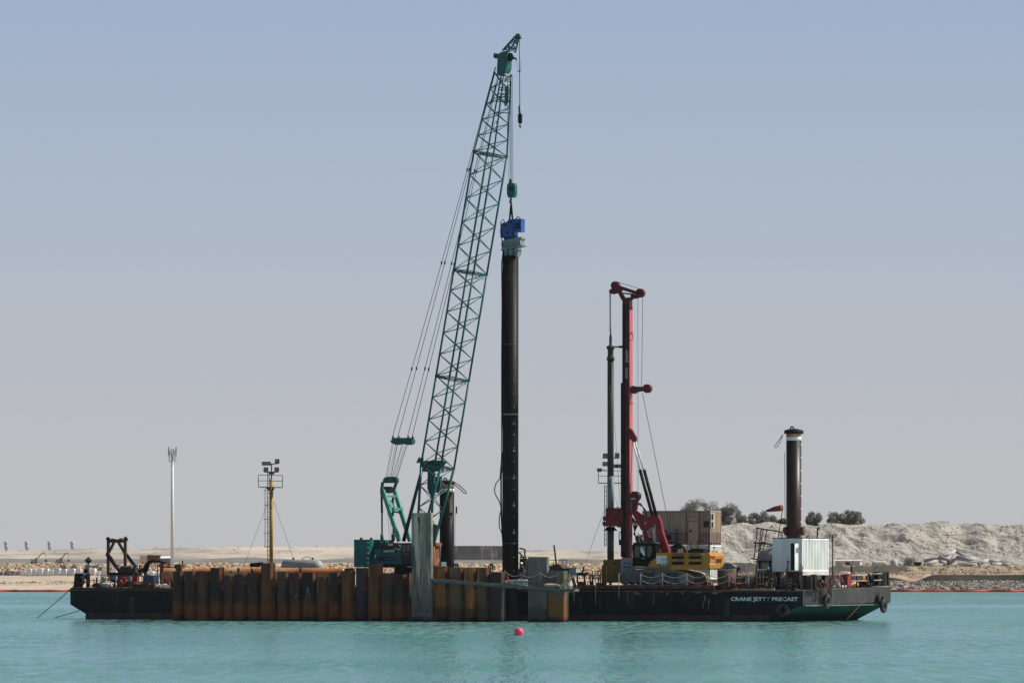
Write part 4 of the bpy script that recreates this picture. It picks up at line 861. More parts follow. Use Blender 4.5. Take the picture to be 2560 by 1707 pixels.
# foot plates in the lower section, boom head
MB().poly(C, [(1051, 1152), (1105, 1150), (1112, 1155), (1104, 1160), (1101, 1178), (1052, 1179)], -.2, .5).build('backstop_beam', M('teal'), CR)
MB().poly(C, [(1069, 1178), (1082, 1178), (1087, 1225), (1078, 1245), (1068, 1220)], -.15, .3).build('backstop_plate', M('teal'), CR)
MB().poly(C, [(1086, 1195), (1101, 1190), (1100, 1215), (1092, 1232), (1084, 1222)], .6, .3).build('backstop_plate', M('teal'), CR)
MB().poly(C, [(1047, 1142), (1051, 1146), (1056, 1144), (1055, 1158), (1049, 1156), (1040, 1157)], -.9, .2).build('cable_guide', M('teal'), CR)
for v in (-1.0, 1.0): MB().tube(C.q(1053, 1180, v * .9), C.q(1009, 1352, v), .13, 8, .17).build('backstop', M('tealdark'), CR)
MB().poly(C, [(1078, 1308), (1094, 1312), (1085, 1375), (1078, 1376)], -1.08, .1).build('foot_plate', M('teal'), CR)
head = MB()
hw = .55
hp = [(1244, 136), (1257, 129), (1268, 128), (1269, 150), (1265, 172), (1261, 190), (1242, 186)]
MB().poly(C, hp, -hw, .1).poly(C, hp, hw - .1, .1).build('head_cheek', M('teal'), CR)
MB().poly(C, [(1248, 138), (1260, 134), (1265, 150), (1264, 172), (1259, 184), (1247, 180)], -.45, .9).build('head_box', M('teal'), CR)
for v in (-.34, -.12, .1, .32):
    c = C.q(1274, 143, v); MB().lathe(c, [(.36, 0), (.30, .06), (.36, .12)], 20, C.V).build('head_sheave', M('tealdark'), CR)
c = C.q(1245, 141, 0); MB().tube(c - C.V * .4, c + C.V * .4, .22, 14).build('guide_roller', M('darkmach'), CR)
MB().path([C.q(1246, 142, -.4), C.q(1239, 140, -.4), C.q(1236, 134, -.4)], .09, 6).build('anemometer_bracket', M('teal'), CR)
MB().path([C.q(1284, 146, -.4), C.q(1290, 147, -.5), C.q(1290, 151, -.5)], .09, 6).build('floodlight_bracket', M('teal'), CR)
# tip jib
m = MB(); tip = C.q(1293, 90, 0)
bs = [C.q(1256, 127, -.5), C.q(1262, 124, .5), C.q(1269, 131, -.5), C.q(1288, 132, .5)]
tp = [C.q(1289, 90, -.15), C.q(1289, 90, .15), C.q(1298, 94, -.15), C.q(1298, 94, .15)]
for p, q in zip(bs, tp): m.tube(p, q, .07, 7)
for k in range(4):
    f, g = k / 4, (k + 1) / 4
    for (i, j) in ((0, 2), (1, 3), (0, 1), (2, 3)):
        m.tube(bs[i].lerp(tp[i], f), bs[j].lerp(tp[j], g if k % 2 == 0 else f), .04, 5); m.tube(bs[j].lerp(tp[j], f), bs[i].lerp(tp[i], g), .04, 5)
m.poly(C, [(1286, 96), (1291, 84), (1298, 86), (1300, 94), (1297, 104), (1290, 102)], -.2, .06).poly(C, [(1286, 96), (1291, 84), (1298, 86), (1300, 94), (1297, 104), (1290, 102)], .14, .06)
m.build('tip_jib', M('teal'), CR)
c = C.q(1294.5, 91, -.06); MB().lathe(c, [(.22, 0), (.18, .06), (.22, .12)], 18, C.V).build('tip_sheave', M('tealdark'), CR)
MB().tube(C.q(1299, 96, -.3), C.q(1303, 96, -.3), .08, 8).build('tip_lamp', M('darkmach'), CR)
# pale boards on the boom
for pts, v in (([(1221, 266), (1243, 205), (1242, 212), (1233, 254), (1221, 266)][:4], -1.0), ([(1261, 268), (1262, 222), (1271, 210), (1271, 256)], -.75)):
    MB().poly(C, pts, v, .04).build('boom_board', M('teal'), CR)
text('KOBELCO', C, 1229.5, 1237, 218, 252, -1.02, M('marking'), CR, 'board_lettering', vert=True)
MB().path([C.q(1237, 305, 0), C.q(1235, 318, 0), C.q(1240, 325, 0), C.q(1243, 312, 0), C.q(1240, 303, 0)], .05, 6).build('tension_link', M('offwhite'), CR)
m = MB(); sect_y = [198, 203, 220, 225, 235, 243, 250, 254, 282]
for y in sect_y: x0 = 1250 - (y - 198) * .12; m.tube(C.q(x0, y, -.6), C.q(1278, y + 1, -.2), .045, 5)
m.build('cross_bar', M('teal'), CR)
# pendants and reeving
sp = [(981, 1092), (995, 1090), (1019, 1090), (1030, 1092)]
m = MB(); vv = (-1.6, -.9, .5, 1.3)
hd = [(1238, 168), (1240, 168), (1249, 172), (1251, 174)]
PEN = []
for (x, y), v, (hx, hy) in zip(sp, vv, hd):
    a = C.q(x, y, 0); b = C.q(hx, hy, 0); a += C.V * 0; m.path(sag(a, b, .25, 12), .026, 5); PEN.append((a, b))
m.build('pendant_rope', M('cable'), CR)
for a, b in PEN:
    for k in (.19, .48, .73): p = sag(a, b, .25, 100)[int(k * 100)]; MB().tube(p - Z * .14, p + Z * .14, .07, 6).build('pendant_link', M('black'), CR)
MB().poly(C, [(975, 1104), (980, 1097), (985, 1094), (1025, 1094), (1030, 1099), (1030, 1107), (1024, 1111), (1018, 1112), (1013, 1110), (996, 1110), (990, 1112), (982, 1109)], -.2, .5).build('spreader_bar', M('teal'), CR)
for x, y in sp: MB().poly(C, [(x - 2, 1096), (x, 1088), (x + 3, 1096)], -.1, .2).build('spreader_lug', M('darkmach'), CR)
m = MB()
for x0, x1 in ((980, 964), (983, 967), (989, 972), (993, 976), (994, 978), (1005, 980), (1007, 983), (1013, 987), (1017, 990), (1019, 992)): m.tube(C.q(x0, 1110, 0), C.q(x1, 1194, 0), .022, 4, caps=False)
m.build('luffing_rope', M('cable'), CR)
# gantry
GV0, GV1 = -.98, .98
def gq(x, y, far=0): return C.q(x - (29 if far else 0), y, GV1 if far else GV0) if False else C.q(x, y, GV1 if far else GV0)
MB().poly(C, [(957, 1200), (960, 1194), (968, 1191), (985, 1191), (991, 1195), (992, 1203), (989, 1207), (957, 1207)], -.1, .35).build('gantry_head', M('teal'), CR)
m = MB().beam(gq(957, 1204), gq(954, 1226), .2, .2).beam(gq(992, 1203, 1), gq(984, 1226, 1), .2, .2); m.build('gantry_neck', M('teal'), CR)
MB().beam(gq(957, 1225), gq(998, 1352), .22, .34).build('gantry_leg', M('tealgantry'), CR)
MB().beam(gq(986, 1225, 1), gq(1025, 1352, 1), .22, .34).build('gantry_leg', M('tealgantry'), CR)
MB().beam(gq(960, 1240), gq(991, 1240, 1), .2, .2).beam(gq(971, 1273), gq(1004, 1272, 1), .3, .22).build('gantry_crossbar', M('tealgantry'), CR)
MB().add([gq(966, 1251), gq(979, 1251, 1), gq(987, 1268, 1), gq(973, 1268)], [(0, 1, 2, 3)]).build('gantry_plate', M('tealgantry'), CR).modifiers.new('t', 'SOLIDIFY').thickness = .05
MB().path([gq(980, 1290), gq(982, 1281), gq(988, 1279, 0), gq(997, 1280, 1), gq(1003, 1288, 1)], .09, 6).build('gantry_arch', M('teal'), CR)
for x, far in ((955, 0), (983, 1)):
    MB().tube(gq(x, 1240, far), gq(x, 1340, far), .07, 8).build('gantry_strut', M('tealdark'), CR); MB().tube(gq(x - 1, 1241, far), gq(x, 1282, far), .1, 8).build('strut_cylinder', M('darkmach'), CR)
    MB().tube(gq(x, 1335, far), gq(x, 1352, far), .15, 8).build('strut_foot', M('teal'), CR)
for x, v in ((963, -.4), (972, .2)):
    c = C.q(x, 1224, v); MB().lathe(c, [(.3, 0), (.22, .06), (.3, .12), (.22, .2), (.3, .28)], 18, C.U).build('luffing_sheave', M('black'), CR)
MB().poly(C, [(950, 1222), (955, 1218), (957, 1238), (951, 1240)], -1.1, .3).build('sheave_bracket', M('teal'), CR)
m = MB()
for x0, x1 in ((965, 974), (972, 979)): m.tube(C.q(x0, 1230, 0), C.q(x1, 1350, 0), .02, 4)
m.build('hoist_rope', M('cable'), CR)
# upper works
bv = -1.75
MB().pb(C, 885, 1348, 923, 1417, bv - .5, 1.5).build('counterweight', M('tealbody'), CR)
m = MB()
for k in range(1, 7): m.pb(C, 885, 1348 + k * 10, 923, 1348.7 + k * 10, bv - .52, .03)
m.build('weight_seam', M('tealdark'), CR)
MB().pb(C, 921.5, 1349, 948, 1372, bv + .8, 2.2).build('counterweight_frame', M('tealbody'), CR)
m = MB()
for y in (1353, 1366, 1379, 1392, 1404): m.pb(C, 918, y, 922.5, y + 5, bv - .54, .03)
m.build('weight_plate', M('marking'), CR)
for x in (903, 928): MB().lathe(C.q(x, 1348, bv + .3), [(.12, 0), (.12, .1), (.06, .18)], 8).build('lifting_eye', M('darkmach'), CR)
MB().pb(C, 931, 1371.5, 1004, 1409, bv, 3.5).build('engine_house', M('tealbody'), CR)
m = MB()
for x in (940, 947, 953, 957, 964, 970, 978, 984, 990, 996, 1001): m.pb(C, x, 1383, x + .5, 1408, bv - .02, .03)
m.build('door_seam', M('tealdark'), CR)
MB().pb(C, 946, 1392, 988, 1400, bv - .03, .04).build('side_stripe', M('black'), CR)
text('CRAWLER CRANE', C, 964, 984, 1395, 1397, bv - .04, M('marking'), CR, 'stripe_lettering')
MB().poly(C, [(936, 1371), (940, 1357), (991, 1356), (996, 1361), (1004, 1371)], bv + .2, 3).build('engine_deck', M('darkmach'), CR)
MB().pb(C, 955, 1371.5, 991, 1381.8, bv - .05, .06).build('name_board', M('black'), CR)
text('ALMARWAN', C, 958, 986, 1373.5, 1380, bv - .06, M('signwhite'), CR, 'board_lettering')
MB().pb(C, 934, 1383, 942, 1397, bv - .03, .04).build('emblem_plate', M('black'), CR)
MB().poly(C, [(937, 1395), (937, 1391), (935.8, 1389), (937, 1386), (939.5, 1384.6), (940.6, 1386), (940, 1389), (939, 1390), (939.4, 1395)], bv - .045, .02).build('emblem', M('signwhite'), CR)
MB().pb(C, 970, 1359, 981, 1363, bv + .1, .2).build('rail_panel', M('signwhite'), CR)
MB().poly(C, [(1004, 1409), (1002, 1378), (1004, 1358), (1027, 1356), (1029, 1370), (1029, 1409)], bv - .1, 1.1).build('cab', M('tealdark'), CR)
m = MB().pb(C, 1006, 1361, 1014, 1378, bv - .12, .04).pb(C, 1016, 1361, 1026, 1376, bv - .12, .04); m.build('cab_window', M('glass'), CR)
MB().pb(C, 1009, 1382, 1023, 1386, bv - .14, .06).build('cab_handrail', M('rust'), CR)
MB().pb(C, 925, 1409, 1040, 1418, bv + .2, 3.1).build('turntable_frame', M('black'), CR)
MB().pb(C, 1018, 1414, 1027, 1418, bv + .1, .1).build('number_plate', M('marking'), CR)
MB().tube(C.P(-1.5, 0, 4.0), C.P(-1.5, 0, 4.55), 1.3, 24).build('slew_ring', M('black'), CR)
zb_ = 2.75
for v in (-2.7, 1.9):
    m = MB(); prof = [(-5.2, .5), (-4.9, .1), (-4.5, 0), (1.5, 0), (1.9, .1), (2.2, .5), (1.9, .95), (1.4, 1.1), (-4.4, 1.1), (-4.9, .95)]
    m.prism([C.P(u, v, zb_ + z) for u, z in prof], C.V * .8); m.build('track', M('darkmach'), CR)
MB().box(C, -3.5, .5, -2, 2, zb_ + .5, zb_ + 1.3).build('carbody', M('black'), CR)
# hoist blocks
m = MB()
for x0, x1 in ((1274.5, 1272), (1276.5, 1276), (1278, 1278.5), (1281, 1282)): m.tube(C.q(x0, 190, .0), pf(x1, 460), .024, 4)
m.tube(C.q(1269, 190, .3), C.q(1268, 400, .3), .024, 4)
m.build('main_hoist_rope', M('cable'), CR)
t = thing('hook_block', 'teal multi sheave hook block above the blue hammer', 'hook block', pf(1276.5, 495))
MB().poly(B, [(1270, 458), (1284, 458), (1287, 465), (1287, 484), (1284, 494), (1270, 494), (1267, 484), (1267, 465)], PV - .25, .5).build('cheek', M('teal'), t)
for d in (-.32, .27): MB().lathe(pf(1277, 471, PV + d), [(.2, 0), (.2, .06)], 16, B.V).build('sheave_cover', M('tealdark'), t)
MB().tube(pf(1276.5, 448), pf(1276.5, 460), .11, 8).build('rope_socket', M('black'), t)
MB().path([pf(1277, 494), pf(1278, 500), pf(1274.5, 505), pf(1277, 509), pf(1279.5, 505)], .08, 7).build('hook', M('rustbrown'), t)
ax = C.q(1299, 100, 0); s_ = Frame((ax.x, ax.y), 24)
t = thing('auxiliary_hook', 'small black hook ball hanging from the boom tip', 'hook block', s_.q(1300, 320, 0))
MB().tube(s_.q(1298.3, 95, 0), s_.q(1299.5, 264, 0), .035, 5).build('rope', M('cable'), t)
MB().path([s_.q(1299, 264, 0), s_.q(1298, 272, 0), s_.q(1300, 286, 0)], .09, 7).build('rope_socket', M('rustbrown'), t)
MB().lathe(s_.q(1300.2, 306, 0), [(.1, -.12), (.17, -.03), (.19, 0), (.19, .6), (.21, .62), (.21, .67), (.08, .7)], 18).build('weight', M('black'), t)
MB().path([s_.q(1300, 306, 0), s_.q(1300, 312, 0), s_.q(1299, 316, 0), s_.q(1300.5, 320, 0), s_.q(1302, 316, 0)], .055, 7).build('hook', M('black'), t)
t = thing('hoist_limit_weight', 'small ring weight hanging on two lines beside the boom tip', 'weight', s_.q(1298, 181, 0))
MB().torus(s_.q(1298, 179, 0), Z, .11, .04, 14, 6).build('ring', M('black'), t)
for x in (1291, 1302): MB().tube(s_.q(x, 150 if x < 1295 else 150, 0), s_.q(1295 if x < 1295 else 1301, 178, 0), .015, 4).build('line', M('cable'), t)
# ================================================================ red drill rig
RV = 3.1
RG = thing('drilling_rig', 'red and yellow rotary drilling rig with a tall red mast', 'drilling rig', B.q(1640, 1465, 3.1))
def b_(x, y, v=RV): return B.q(x, y, v)
mv = RV - .35
MB().pb(B, 1556, 749, 1573.5, 1394, mv, .66).build('mast', M('mastred'), RG)
um = B.u(1573.5, mv); MB().box(B, um + .003, um + .02, mv + .01, mv + .65, B.z(1573, 1236, mv), B.z(1573, 775, mv)).build('mast_side', M('sunlitred'), RG)  # thin plate carrying the painted sunlit tone of the right face
MB().box(B, um + .003, um + .02, mv + .01, mv + .6, B.z(1573, 1392, mv), B.z(1573, 1340, mv)).build('mast_side', M('sunlitred'), RG)
MB().pb(B, 1551.8, 957, 1561, 1392, mv - .14, .5).pb(B, 1555.6, 760, 1560.5, 957, mv - .12, .4).build('guide_rail', M('black'), RG)
m = MB()
for y in (785, 840, 913, 953, 996, 1039, 1083, 1130, 1175, 1220, 1258, 1285, 1329, 1357): c = b_(1565, y, mv - .03); m.lathe(c, [(.075, 0), (.075, .03)], 12, B.V)
m.build('pin_hole', M('black'), RG)
text('SANY', B, 1563.5, 1571, 874, 906, mv - .03, M('marking'), RG, 'mast_lettering', vert=True)
text('SR235', B, 1563.5, 1569.5, 919, 946, mv - .03, M('marking'), RG, 'mast_lettering', vert=True)
hp = [(1530, 722), (1536, 704), (1549, 714), (1560, 717), (1589, 727), (1604, 733), (1600, 745), (1584, 747), (1578, 752), (1556, 752), (1544, 742), (1532, 736)]
def frame_plate(v):
    m = MB()
    for pts in ([(1530, 722), (1536, 706), (1549, 714), (1591, 728), (1590, 736), (1552, 724), (1545, 733), (1534, 736)],
                [(1545, 733), (1552, 724), (1556, 725), (1554, 731), (1562, 742), (1560, 752), (1554, 751)],
                [(1554, 731), (1584, 734), (1583, 738), (1558, 735)], [(1559, 744), (1577, 743), (1583, 735), (1602, 738), (1596, 746), (1584, 747), (1578, 752), (1560, 752)],
                [(1576, 744), (1576, 738), (1584, 735), (1586, 740)]): m.poly(B, pts, v, .1)
    return m
m = frame_plate(mv - .1); m2 = frame_plate(mv + .7); m.add(m2.v, m2.f); m.build('mast_head_frame', M('reddark'), RG)
for x, y, r in ((1536.5, 714, .36), (1528.5, 728.5, .22), (1598.5, 732.5, .38)):
    c = b_(x, y, RV - .2); MB().lathe(c, [(r, 0), (r * .85, .12), (r, .24), (r * .85, .34), (r, .44)], 28, B.V).build('head_sheave', M('reddark'), RG)
m = MB().tube(b_(1540, 704), b_(1596, 721), .022, 5).tube(b_(1526, 734), b_(1526.5, 842), .035, 5).tube(b_(1524, 732), b_(1524.5, 830), .02, 5)
m.tube(b_(1594.5, 744), b_(1595, 1232), .018, 5).tube(b_(1607, 734), b_(1604, 968), .022, 5).tube(b_(1606, 982), b_(1680, 1352, 4), .024, 5); m.build('rope', M('cable'), RG)
MB().poly(B, [(1581, 964), (1586, 966), (1604, 966), (1607, 969), (1607, 977), (1592, 979), (1584, 984), (1576, 982), (1574, 968)], RV - .25, .5).build('rope_arm', M('reddark'), RG)
c = b_(1616, 971, RV - .22); MB().lathe(c, [(.37, 0), (.3, .1), (.37, .2), (.3, .32), (.37, .44)], 28, B.V).build('rope_pulley', M('reddark'), RG)
for y in (770, 833, 1008): MB().torus(b_(1579, y, mv + .1), B.V, .09, .022, 12, 5).build('pipe_bracket', M('black'), RG)
MB().path([b_(1577, 832, mv), b_(1582, 836, mv), b_(1583, 850, mv), b_(1572, 850, mv - .05)], .025, 5).build('sensor_line', M('black'), RG)
# kelly bar
K = Frame((b_(1526.5, 1300).x, b_(1526.5, 1300).y), 24); kc = lambda y: Vector((K.o.x, K.o.y, K.z(1526.5, y, 0)))
MB().tube(kc(1270), kc(900), .272, 24).build('kelly_bar', M('olive'), RG)
MB().tube(kc(1272), kc(1190), .281, 24).build('inner_kelly', M('steelgrey'), RG)
MB().lathe(kc(900), [(.37, 0), (.3, .25), (.25, .35), (.25, .85), (.36, 1.05), (.36, 1.15), (.24, 1.2), (.12, 1.3), (.12, 1.9), (.05, 2.3), (.04, 3)], 24).build('kelly_swivel', M('olive'), RG)
MB().tube(b_(1533, 867), b_(1557, 867), .06, 8).tube(b_(1548, 867), b_(1556, 867), .1, 8).build('swivel_arm', M('black'), RG)
MB().tube(kc(1398), kc(1316), .285, 24).build('lower_kelly', M('olive'), RG)
# rotary drive
MB().poly(B, [(1514, 1269), (1557, 1269), (1557, 1318), (1545, 1318), (1540, 1312), (1514, 1312)], RV - .55, 1.1).build('rotary_housing', M('reddark'), RG)
MB().poly(B, [(1506, 1303), (1546, 1302), (1552, 1306), (1552, 1312), (1541, 1315), (1510, 1315), (1506, 1312)], RV - .68, 1.36).build('drive_flange', M('red'), RG)
MB().poly(B, [(1518, 1302), (1536, 1274), (1543, 1274), (1543, 1280), (1528, 1302)], RV - .62, .06).build('gusset', M('red'), RG)
MB().lathe(kc(1326), [(.62, 0), (.58, .04), (.4, .2), (.34, .35)], 24).build('drive_bell', M('black'), RG)
MB().tube(b_(1513, 1290), b_(1513, 1301), .2, 14).build('drive_motor', M('darkmach'), RG)
MB().tube(b_(1540, 1267), b_(1549, 1267), .03, 5).build('drive_handle', M('black'), RG)
m = MB().pb(B, 1547, 1329, 1556, 1331, RV - .3, .4).pb(B, 1547, 1348, 1557, 1362, RV - .3, .5).pb(B, 1547, 1329, 1548.5, 1350, RV - .3, .06); m.build('winch_guard', M('black'), RG)
# mast foot, sign
MB().poly(B, [(1552, 1395), (1557, 1394), (1581, 1394), (1584, 1436), (1551, 1436)], RV - 1.2, .08).build('foot_sign', M('signgrey'), RG)
text('SANY SR', B, 1558, 1575, 1405, 1409, RV - 1.22, M('cloth'), RG, 'sign_lettering'); text('DRILLING', B, 1557, 1576, 1414.5, 1418, RV - 1.22, M('cloth'), RG, 'sign_lettering')
# struts and cylinders
MB().poly(B, [(1573, 1070), (1578, 1072), (1590, 1094), (1590, 1102), (1583, 1104), (1575, 1098)], RV - .4, .12).poly(B, [(1575, 1070), (1580, 1072), (1592, 1094), (1592, 1102), (1585, 1104)], RV + .35, .12).build('cylinder_bracket', M('red'), RG)
for v, dx in ((RV - .32, 0), (RV + .42, 8)):
    MB().tube(b_(1581 + dx * .8, 1101, v), b_(1601 + dx * 1.1, 1176, v), .075, 12).build('cylinder_rod', M('signwhite'), RG)
    MB().tube(b_(1600 + dx * 1.3, 1174, v), b_(1631 + dx * 1.2, 1289, v), .14, 14).build('mast_cylinder', M('black'), RG)
MB().lathe(b_(1587, 1240, RV - .3), [(.40, 0), (.3, .06), (.4, .12), (.4, .5), (.3, .55)], 24, B.V).build('crowd_winch', M('reddark'), RG)
MB().poly(B, [(1578, 1228), (1590, 1228), (1592, 1252), (1588, 1275), (1580, 1277)], RV - .28, .5).build('winch_bracket', M('reddark'), RG)
MB().pb(B, 1577, 1244, 1588, 1248, RV - .33, .04).build('winch_plate', M('marking'), RG)
tri = [(1577, 1276), (1592, 1276), (1606, 1286), (1620, 1291), (1636, 1289), (1641, 1297), (1632, 1316), (1614, 1327), (1603, 1325), (1585, 1293)]
MB().poly(B, tri, RV - .55, .12).poly(B, tri, RV + .5, .12).build('luffing_plate', M('red'), RG)
MB().lathe(b_(1613, 1307, RV - .6), [(.13, 0), (.13, .06)], 14, B.V).build('pivot_pin', M('signgrey'), RG)
MB().beam(b_(1612, 1325, RV - .4), b_(1624, 1362, RV - .4), .2, .36).beam(b_(1612, 1325, RV + .5), b_(1624, 1362, RV + .5), .2, .36).build('lower_link', M('red'), RG)
arm = [(1636, 1290), (1644, 1288), (1650, 1300), (1656, 1330), (1671, 1374), (1671, 1381), (1656, 1381), (1640, 1330), (1638, 1306)]
MB().poly(B, arm, RV - .5, .45).build('rear_arm', M('red'), RG)
for v in (-.25, .0, .25):
    pass
MB().tube(b_(1636, 1296, RV - .2), b_(1634, 1352, RV - .2), .09, 10).build('arm_cylinder', M('signwhite'), RG)
m = MB(); random.seed(9)
for k in range(5): m.path([b_(1592 + k * 2, 1258 + k, RV), b_(1602 + k, 1258 + k * 2, RV), b_(1608 + k * 1.5, 1270 + k, RV), b_(1614 + k, 1286 + k, RV)], .045, 6)
m.build('hose', M('trackgrey'), RG)
m = MB()
for k in range(5): m.path([b_(1580 + k * 2.2, 1290 + k * 3, RV - .1), b_(1583 + k * 3, 1310, RV - .2), b_(1588 - k, 1335, RV), b_(1590 + k * 3, 1352, RV)], .04, 6)
m.build('hose', M('black'), RG)
m = MB()
for k in range(14): x = 1590 + random.uniform(0, 48); y = 1352 + random.uniform(-12, 4); m.pb(B, x, y - 4, x + random.uniform(2, 6), 1362, RV + random.uniform(-.6, .6), .3)
m.build('valve_block', M('darkmach'), RG)
MB().beam(b_(1594, 1332), b_(1608, 1349), .05, .08).build('white_rod', M('signwhite'), RG)
# cab
cv = 1.5
cabp = [(1582, 1415), (1581, 1362), (1585, 1357), (1632, 1357), (1638, 1362), (1640, 1378), (1640, 1393), (1626, 1404), (1618, 1415)]
MB().poly(B, cabp, cv, 1.1).build('cab', M('cabblack'), RG)
MB().poly(B, [(1587, 1364), (1599, 1364), (1599, 1392), (1586, 1392)], cv - .02, .03).build('cab_window', M('glass'), RG)
MB().poly(B, [(1618, 1363), (1629, 1364), (1630, 1380), (1625, 1391), (1618, 1391)], cv - .02, .03).build('cab_window', M('glass'), RG)
MB().poly(B, [(1600, 1364), (1613, 1364), (1613, 1391), (1608, 1389), (1604, 1382), (1600, 1378)], cv - .02, .03).build('door_window', M('lampglass'), RG)
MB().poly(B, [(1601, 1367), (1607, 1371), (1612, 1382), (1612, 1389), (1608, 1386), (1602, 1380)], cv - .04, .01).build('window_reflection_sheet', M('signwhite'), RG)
MB().poly(B, [(1584, 1355), (1636, 1355), (1641, 1358), (1582, 1358)], cv - .05, 1.2).build('cab_roof', M('darkmach'), RG)
text('SANY', B, 1604, 1613, 1394.3, 1396, cv - .02, M('signwhite'), RG, 'cab_lettering')
MB().poly(B, [(1617.5, 1415), (1627, 1401), (1629, 1400), (1619, 1415)], cv - .03, .05).build('cab_stripe', M('brightred'), RG)
# yellow house
MB().poly(B, [(1618, 1416), (1627, 1402), (1640, 1394), (1640, 1381), (1772, 1381), (1772, 1423.5), (1672, 1423), (1582, 1420), (1582, 1415)], cv, .06).build('side_panel', M('yellow'), RG)
YB = MB()
u0, u1 = B.u(1641, cv), B.u(1770, cv); z0, z1 = B.z(1700, 1423, cv), B.z(1700, 1381, cv)
YB.box(B, u0, u1, cv + .06, cv + 2.9, z0, z1).build('engine_house', M('yellow'), RG)
ur = B.u(1772.5, cv); zt = z1
m = MB(); m.prism([B.P(ur - .4, cv - .04, z0 + .1), B.P(ur + .1, cv - .04, z0 + .1), B.P(ur + .14, cv - .04, z1 - .25), B.P(ur, cv - .04, z1 + .02), B.P(ur - .4, cv - .04, z1 + .02)], B.V * 3.0)
m.build('counterweight', M('yellow'), RG)
EF = Frame(B.P(ur + .14, 0, 0), 24 - 90)
e0 = EF.u(1773, 0)
text('SANY', EF, 1790, 1805, 1395.5, 1406, -.02, M('cloth'), RG, 'rear_lettering', bold=.03)
MB().poly(EF, [(1775, 1390), (1787, 1389), (1787, 1397), (1779, 1394)], -.02, .03).build('rear_emblem', M('brightred'), RG)
text('ROTARY DRILL', EF, 1774, 1789, 1408, 1412, -.02, M('signwhite'), RG, 'rear_lettering')
for x in (1679, 1722):
    MB().pb(B, x, 1388.5, x + 31, 1397, cv - .02, .05).pb(B, x, 1403, x + 31, 1411, cv - .02, .05).pb(B, x, 1383, x + 31, 1385.5, cv - .02, .05).build('air_grille', M('black'), RG)
    m = MB(); m.pb(B, x - 3, 1384, x - 2.4, 1418, cv - .015, .03).pb(B, x + 34, 1384, x + 34.6, 1418, cv - .015, .03).build('panel_seam', M('darkmach'), RG)
MB().pb(B, 1640.5, 1388, 1666, 1408, cv - .025, .04).build('notice_board', M('signwhite'), RG)
m = MB()
for y, xa, xb in ((1397, 1653, 1665), (1401, 1656, 1663), (1404, 1654, 1662)): m.pb(B, xa, y, xb, y + (1.8 if y == 1397 else .6), cv - .035, .02)
m.build('notice_print', M('blue'), RG)
MB().pb(B, 1648, 1408, 1672, 1414.5, cv - .035, .04).build('model_plate', M('black'), RG)
text('SR235', B, 1650, 1670, 1409, 1413.6, cv - .045, M('signwhite'), RG, 'plate_lettering')
MB().pb(B, 1754, 1383.5, 1766, 1385.5, cv - .02, .03).build('small_label', M('signwhite'), RG)
MB().pb(B, 1694, 1399, 1704, 1401.5, cv - .02, .03).build('small_label', M('blue'), RG)
MB().pb(B, 1580, 1418.5, 1672, 1420.5, cv - .25, .3).build('side_step', M('trackgrey'), RG)
# roof gear
MB().path([b_(1687, 1381, 2.4), b_(1687, 1362, 2.4), b_(1697, 1362, 2.4), b_(1710, 1367, 2.4), b_(1713, 1381, 2.4)], .14, 10).build('air_duct', M('darkmach'), RG)
MB().lathe(b_(1686, 1380, 2.2), [(.28, 0), (.28, .5), (.2, .6)], 16).lathe(b_(1697, 1372, 2.3), [(.2, 0), (.22, .45), (.38, .5), (.36, .58), (.1, .6)], 16).build('air_filter', M('black'), RG)
MB().pb(B, 1719, 1374, 1760, 1381, 2.0, 1.2).pb(B, 1726, 1370.5, 1756, 1374, 2.1, 1).build('muffler_box', M('black'), RG)
m = MB()
for x in (1727, 1743.5): m.path([b_(x, 1371, 2), b_(x, 1350, 2), b_(x + 1.5, 1350, 2), b_(x + 1.5, 1371, 2)], .02, 5)
m.build('roof_handrail', M('black'), RG)
for x in (1781, 1791): MB().torus(b_(x, 1378, 2.6), B.V, .08, .025, 12, 5).build('lifting_eye', M('black'), RG)
MB().tube(b_(1785, 1380, 3), b_(1785, 1366, 3), .03, 6).ball(b_(1785, 1368, 3), .08, 8, 6).build('beacon', M('black'), RG)
m = MB(); m.tube(b_(1773, 1380, 2), b_(1771, 1366, 2), .08, 8).ball(b_(1772, 1364, 2), .1, 8, 6, jit=.2); m.build('exhaust', M('darkmach'), RG)
MB().pb(B, 1642, 1372, 1650, 1381, 2.3, .8).build('roof_tank', M('turq'), RG)
MB().pb(B, 1641, 1356, 1650, 1376, 2.7, .3).build('camera_box', M('trackgrey'), RG)
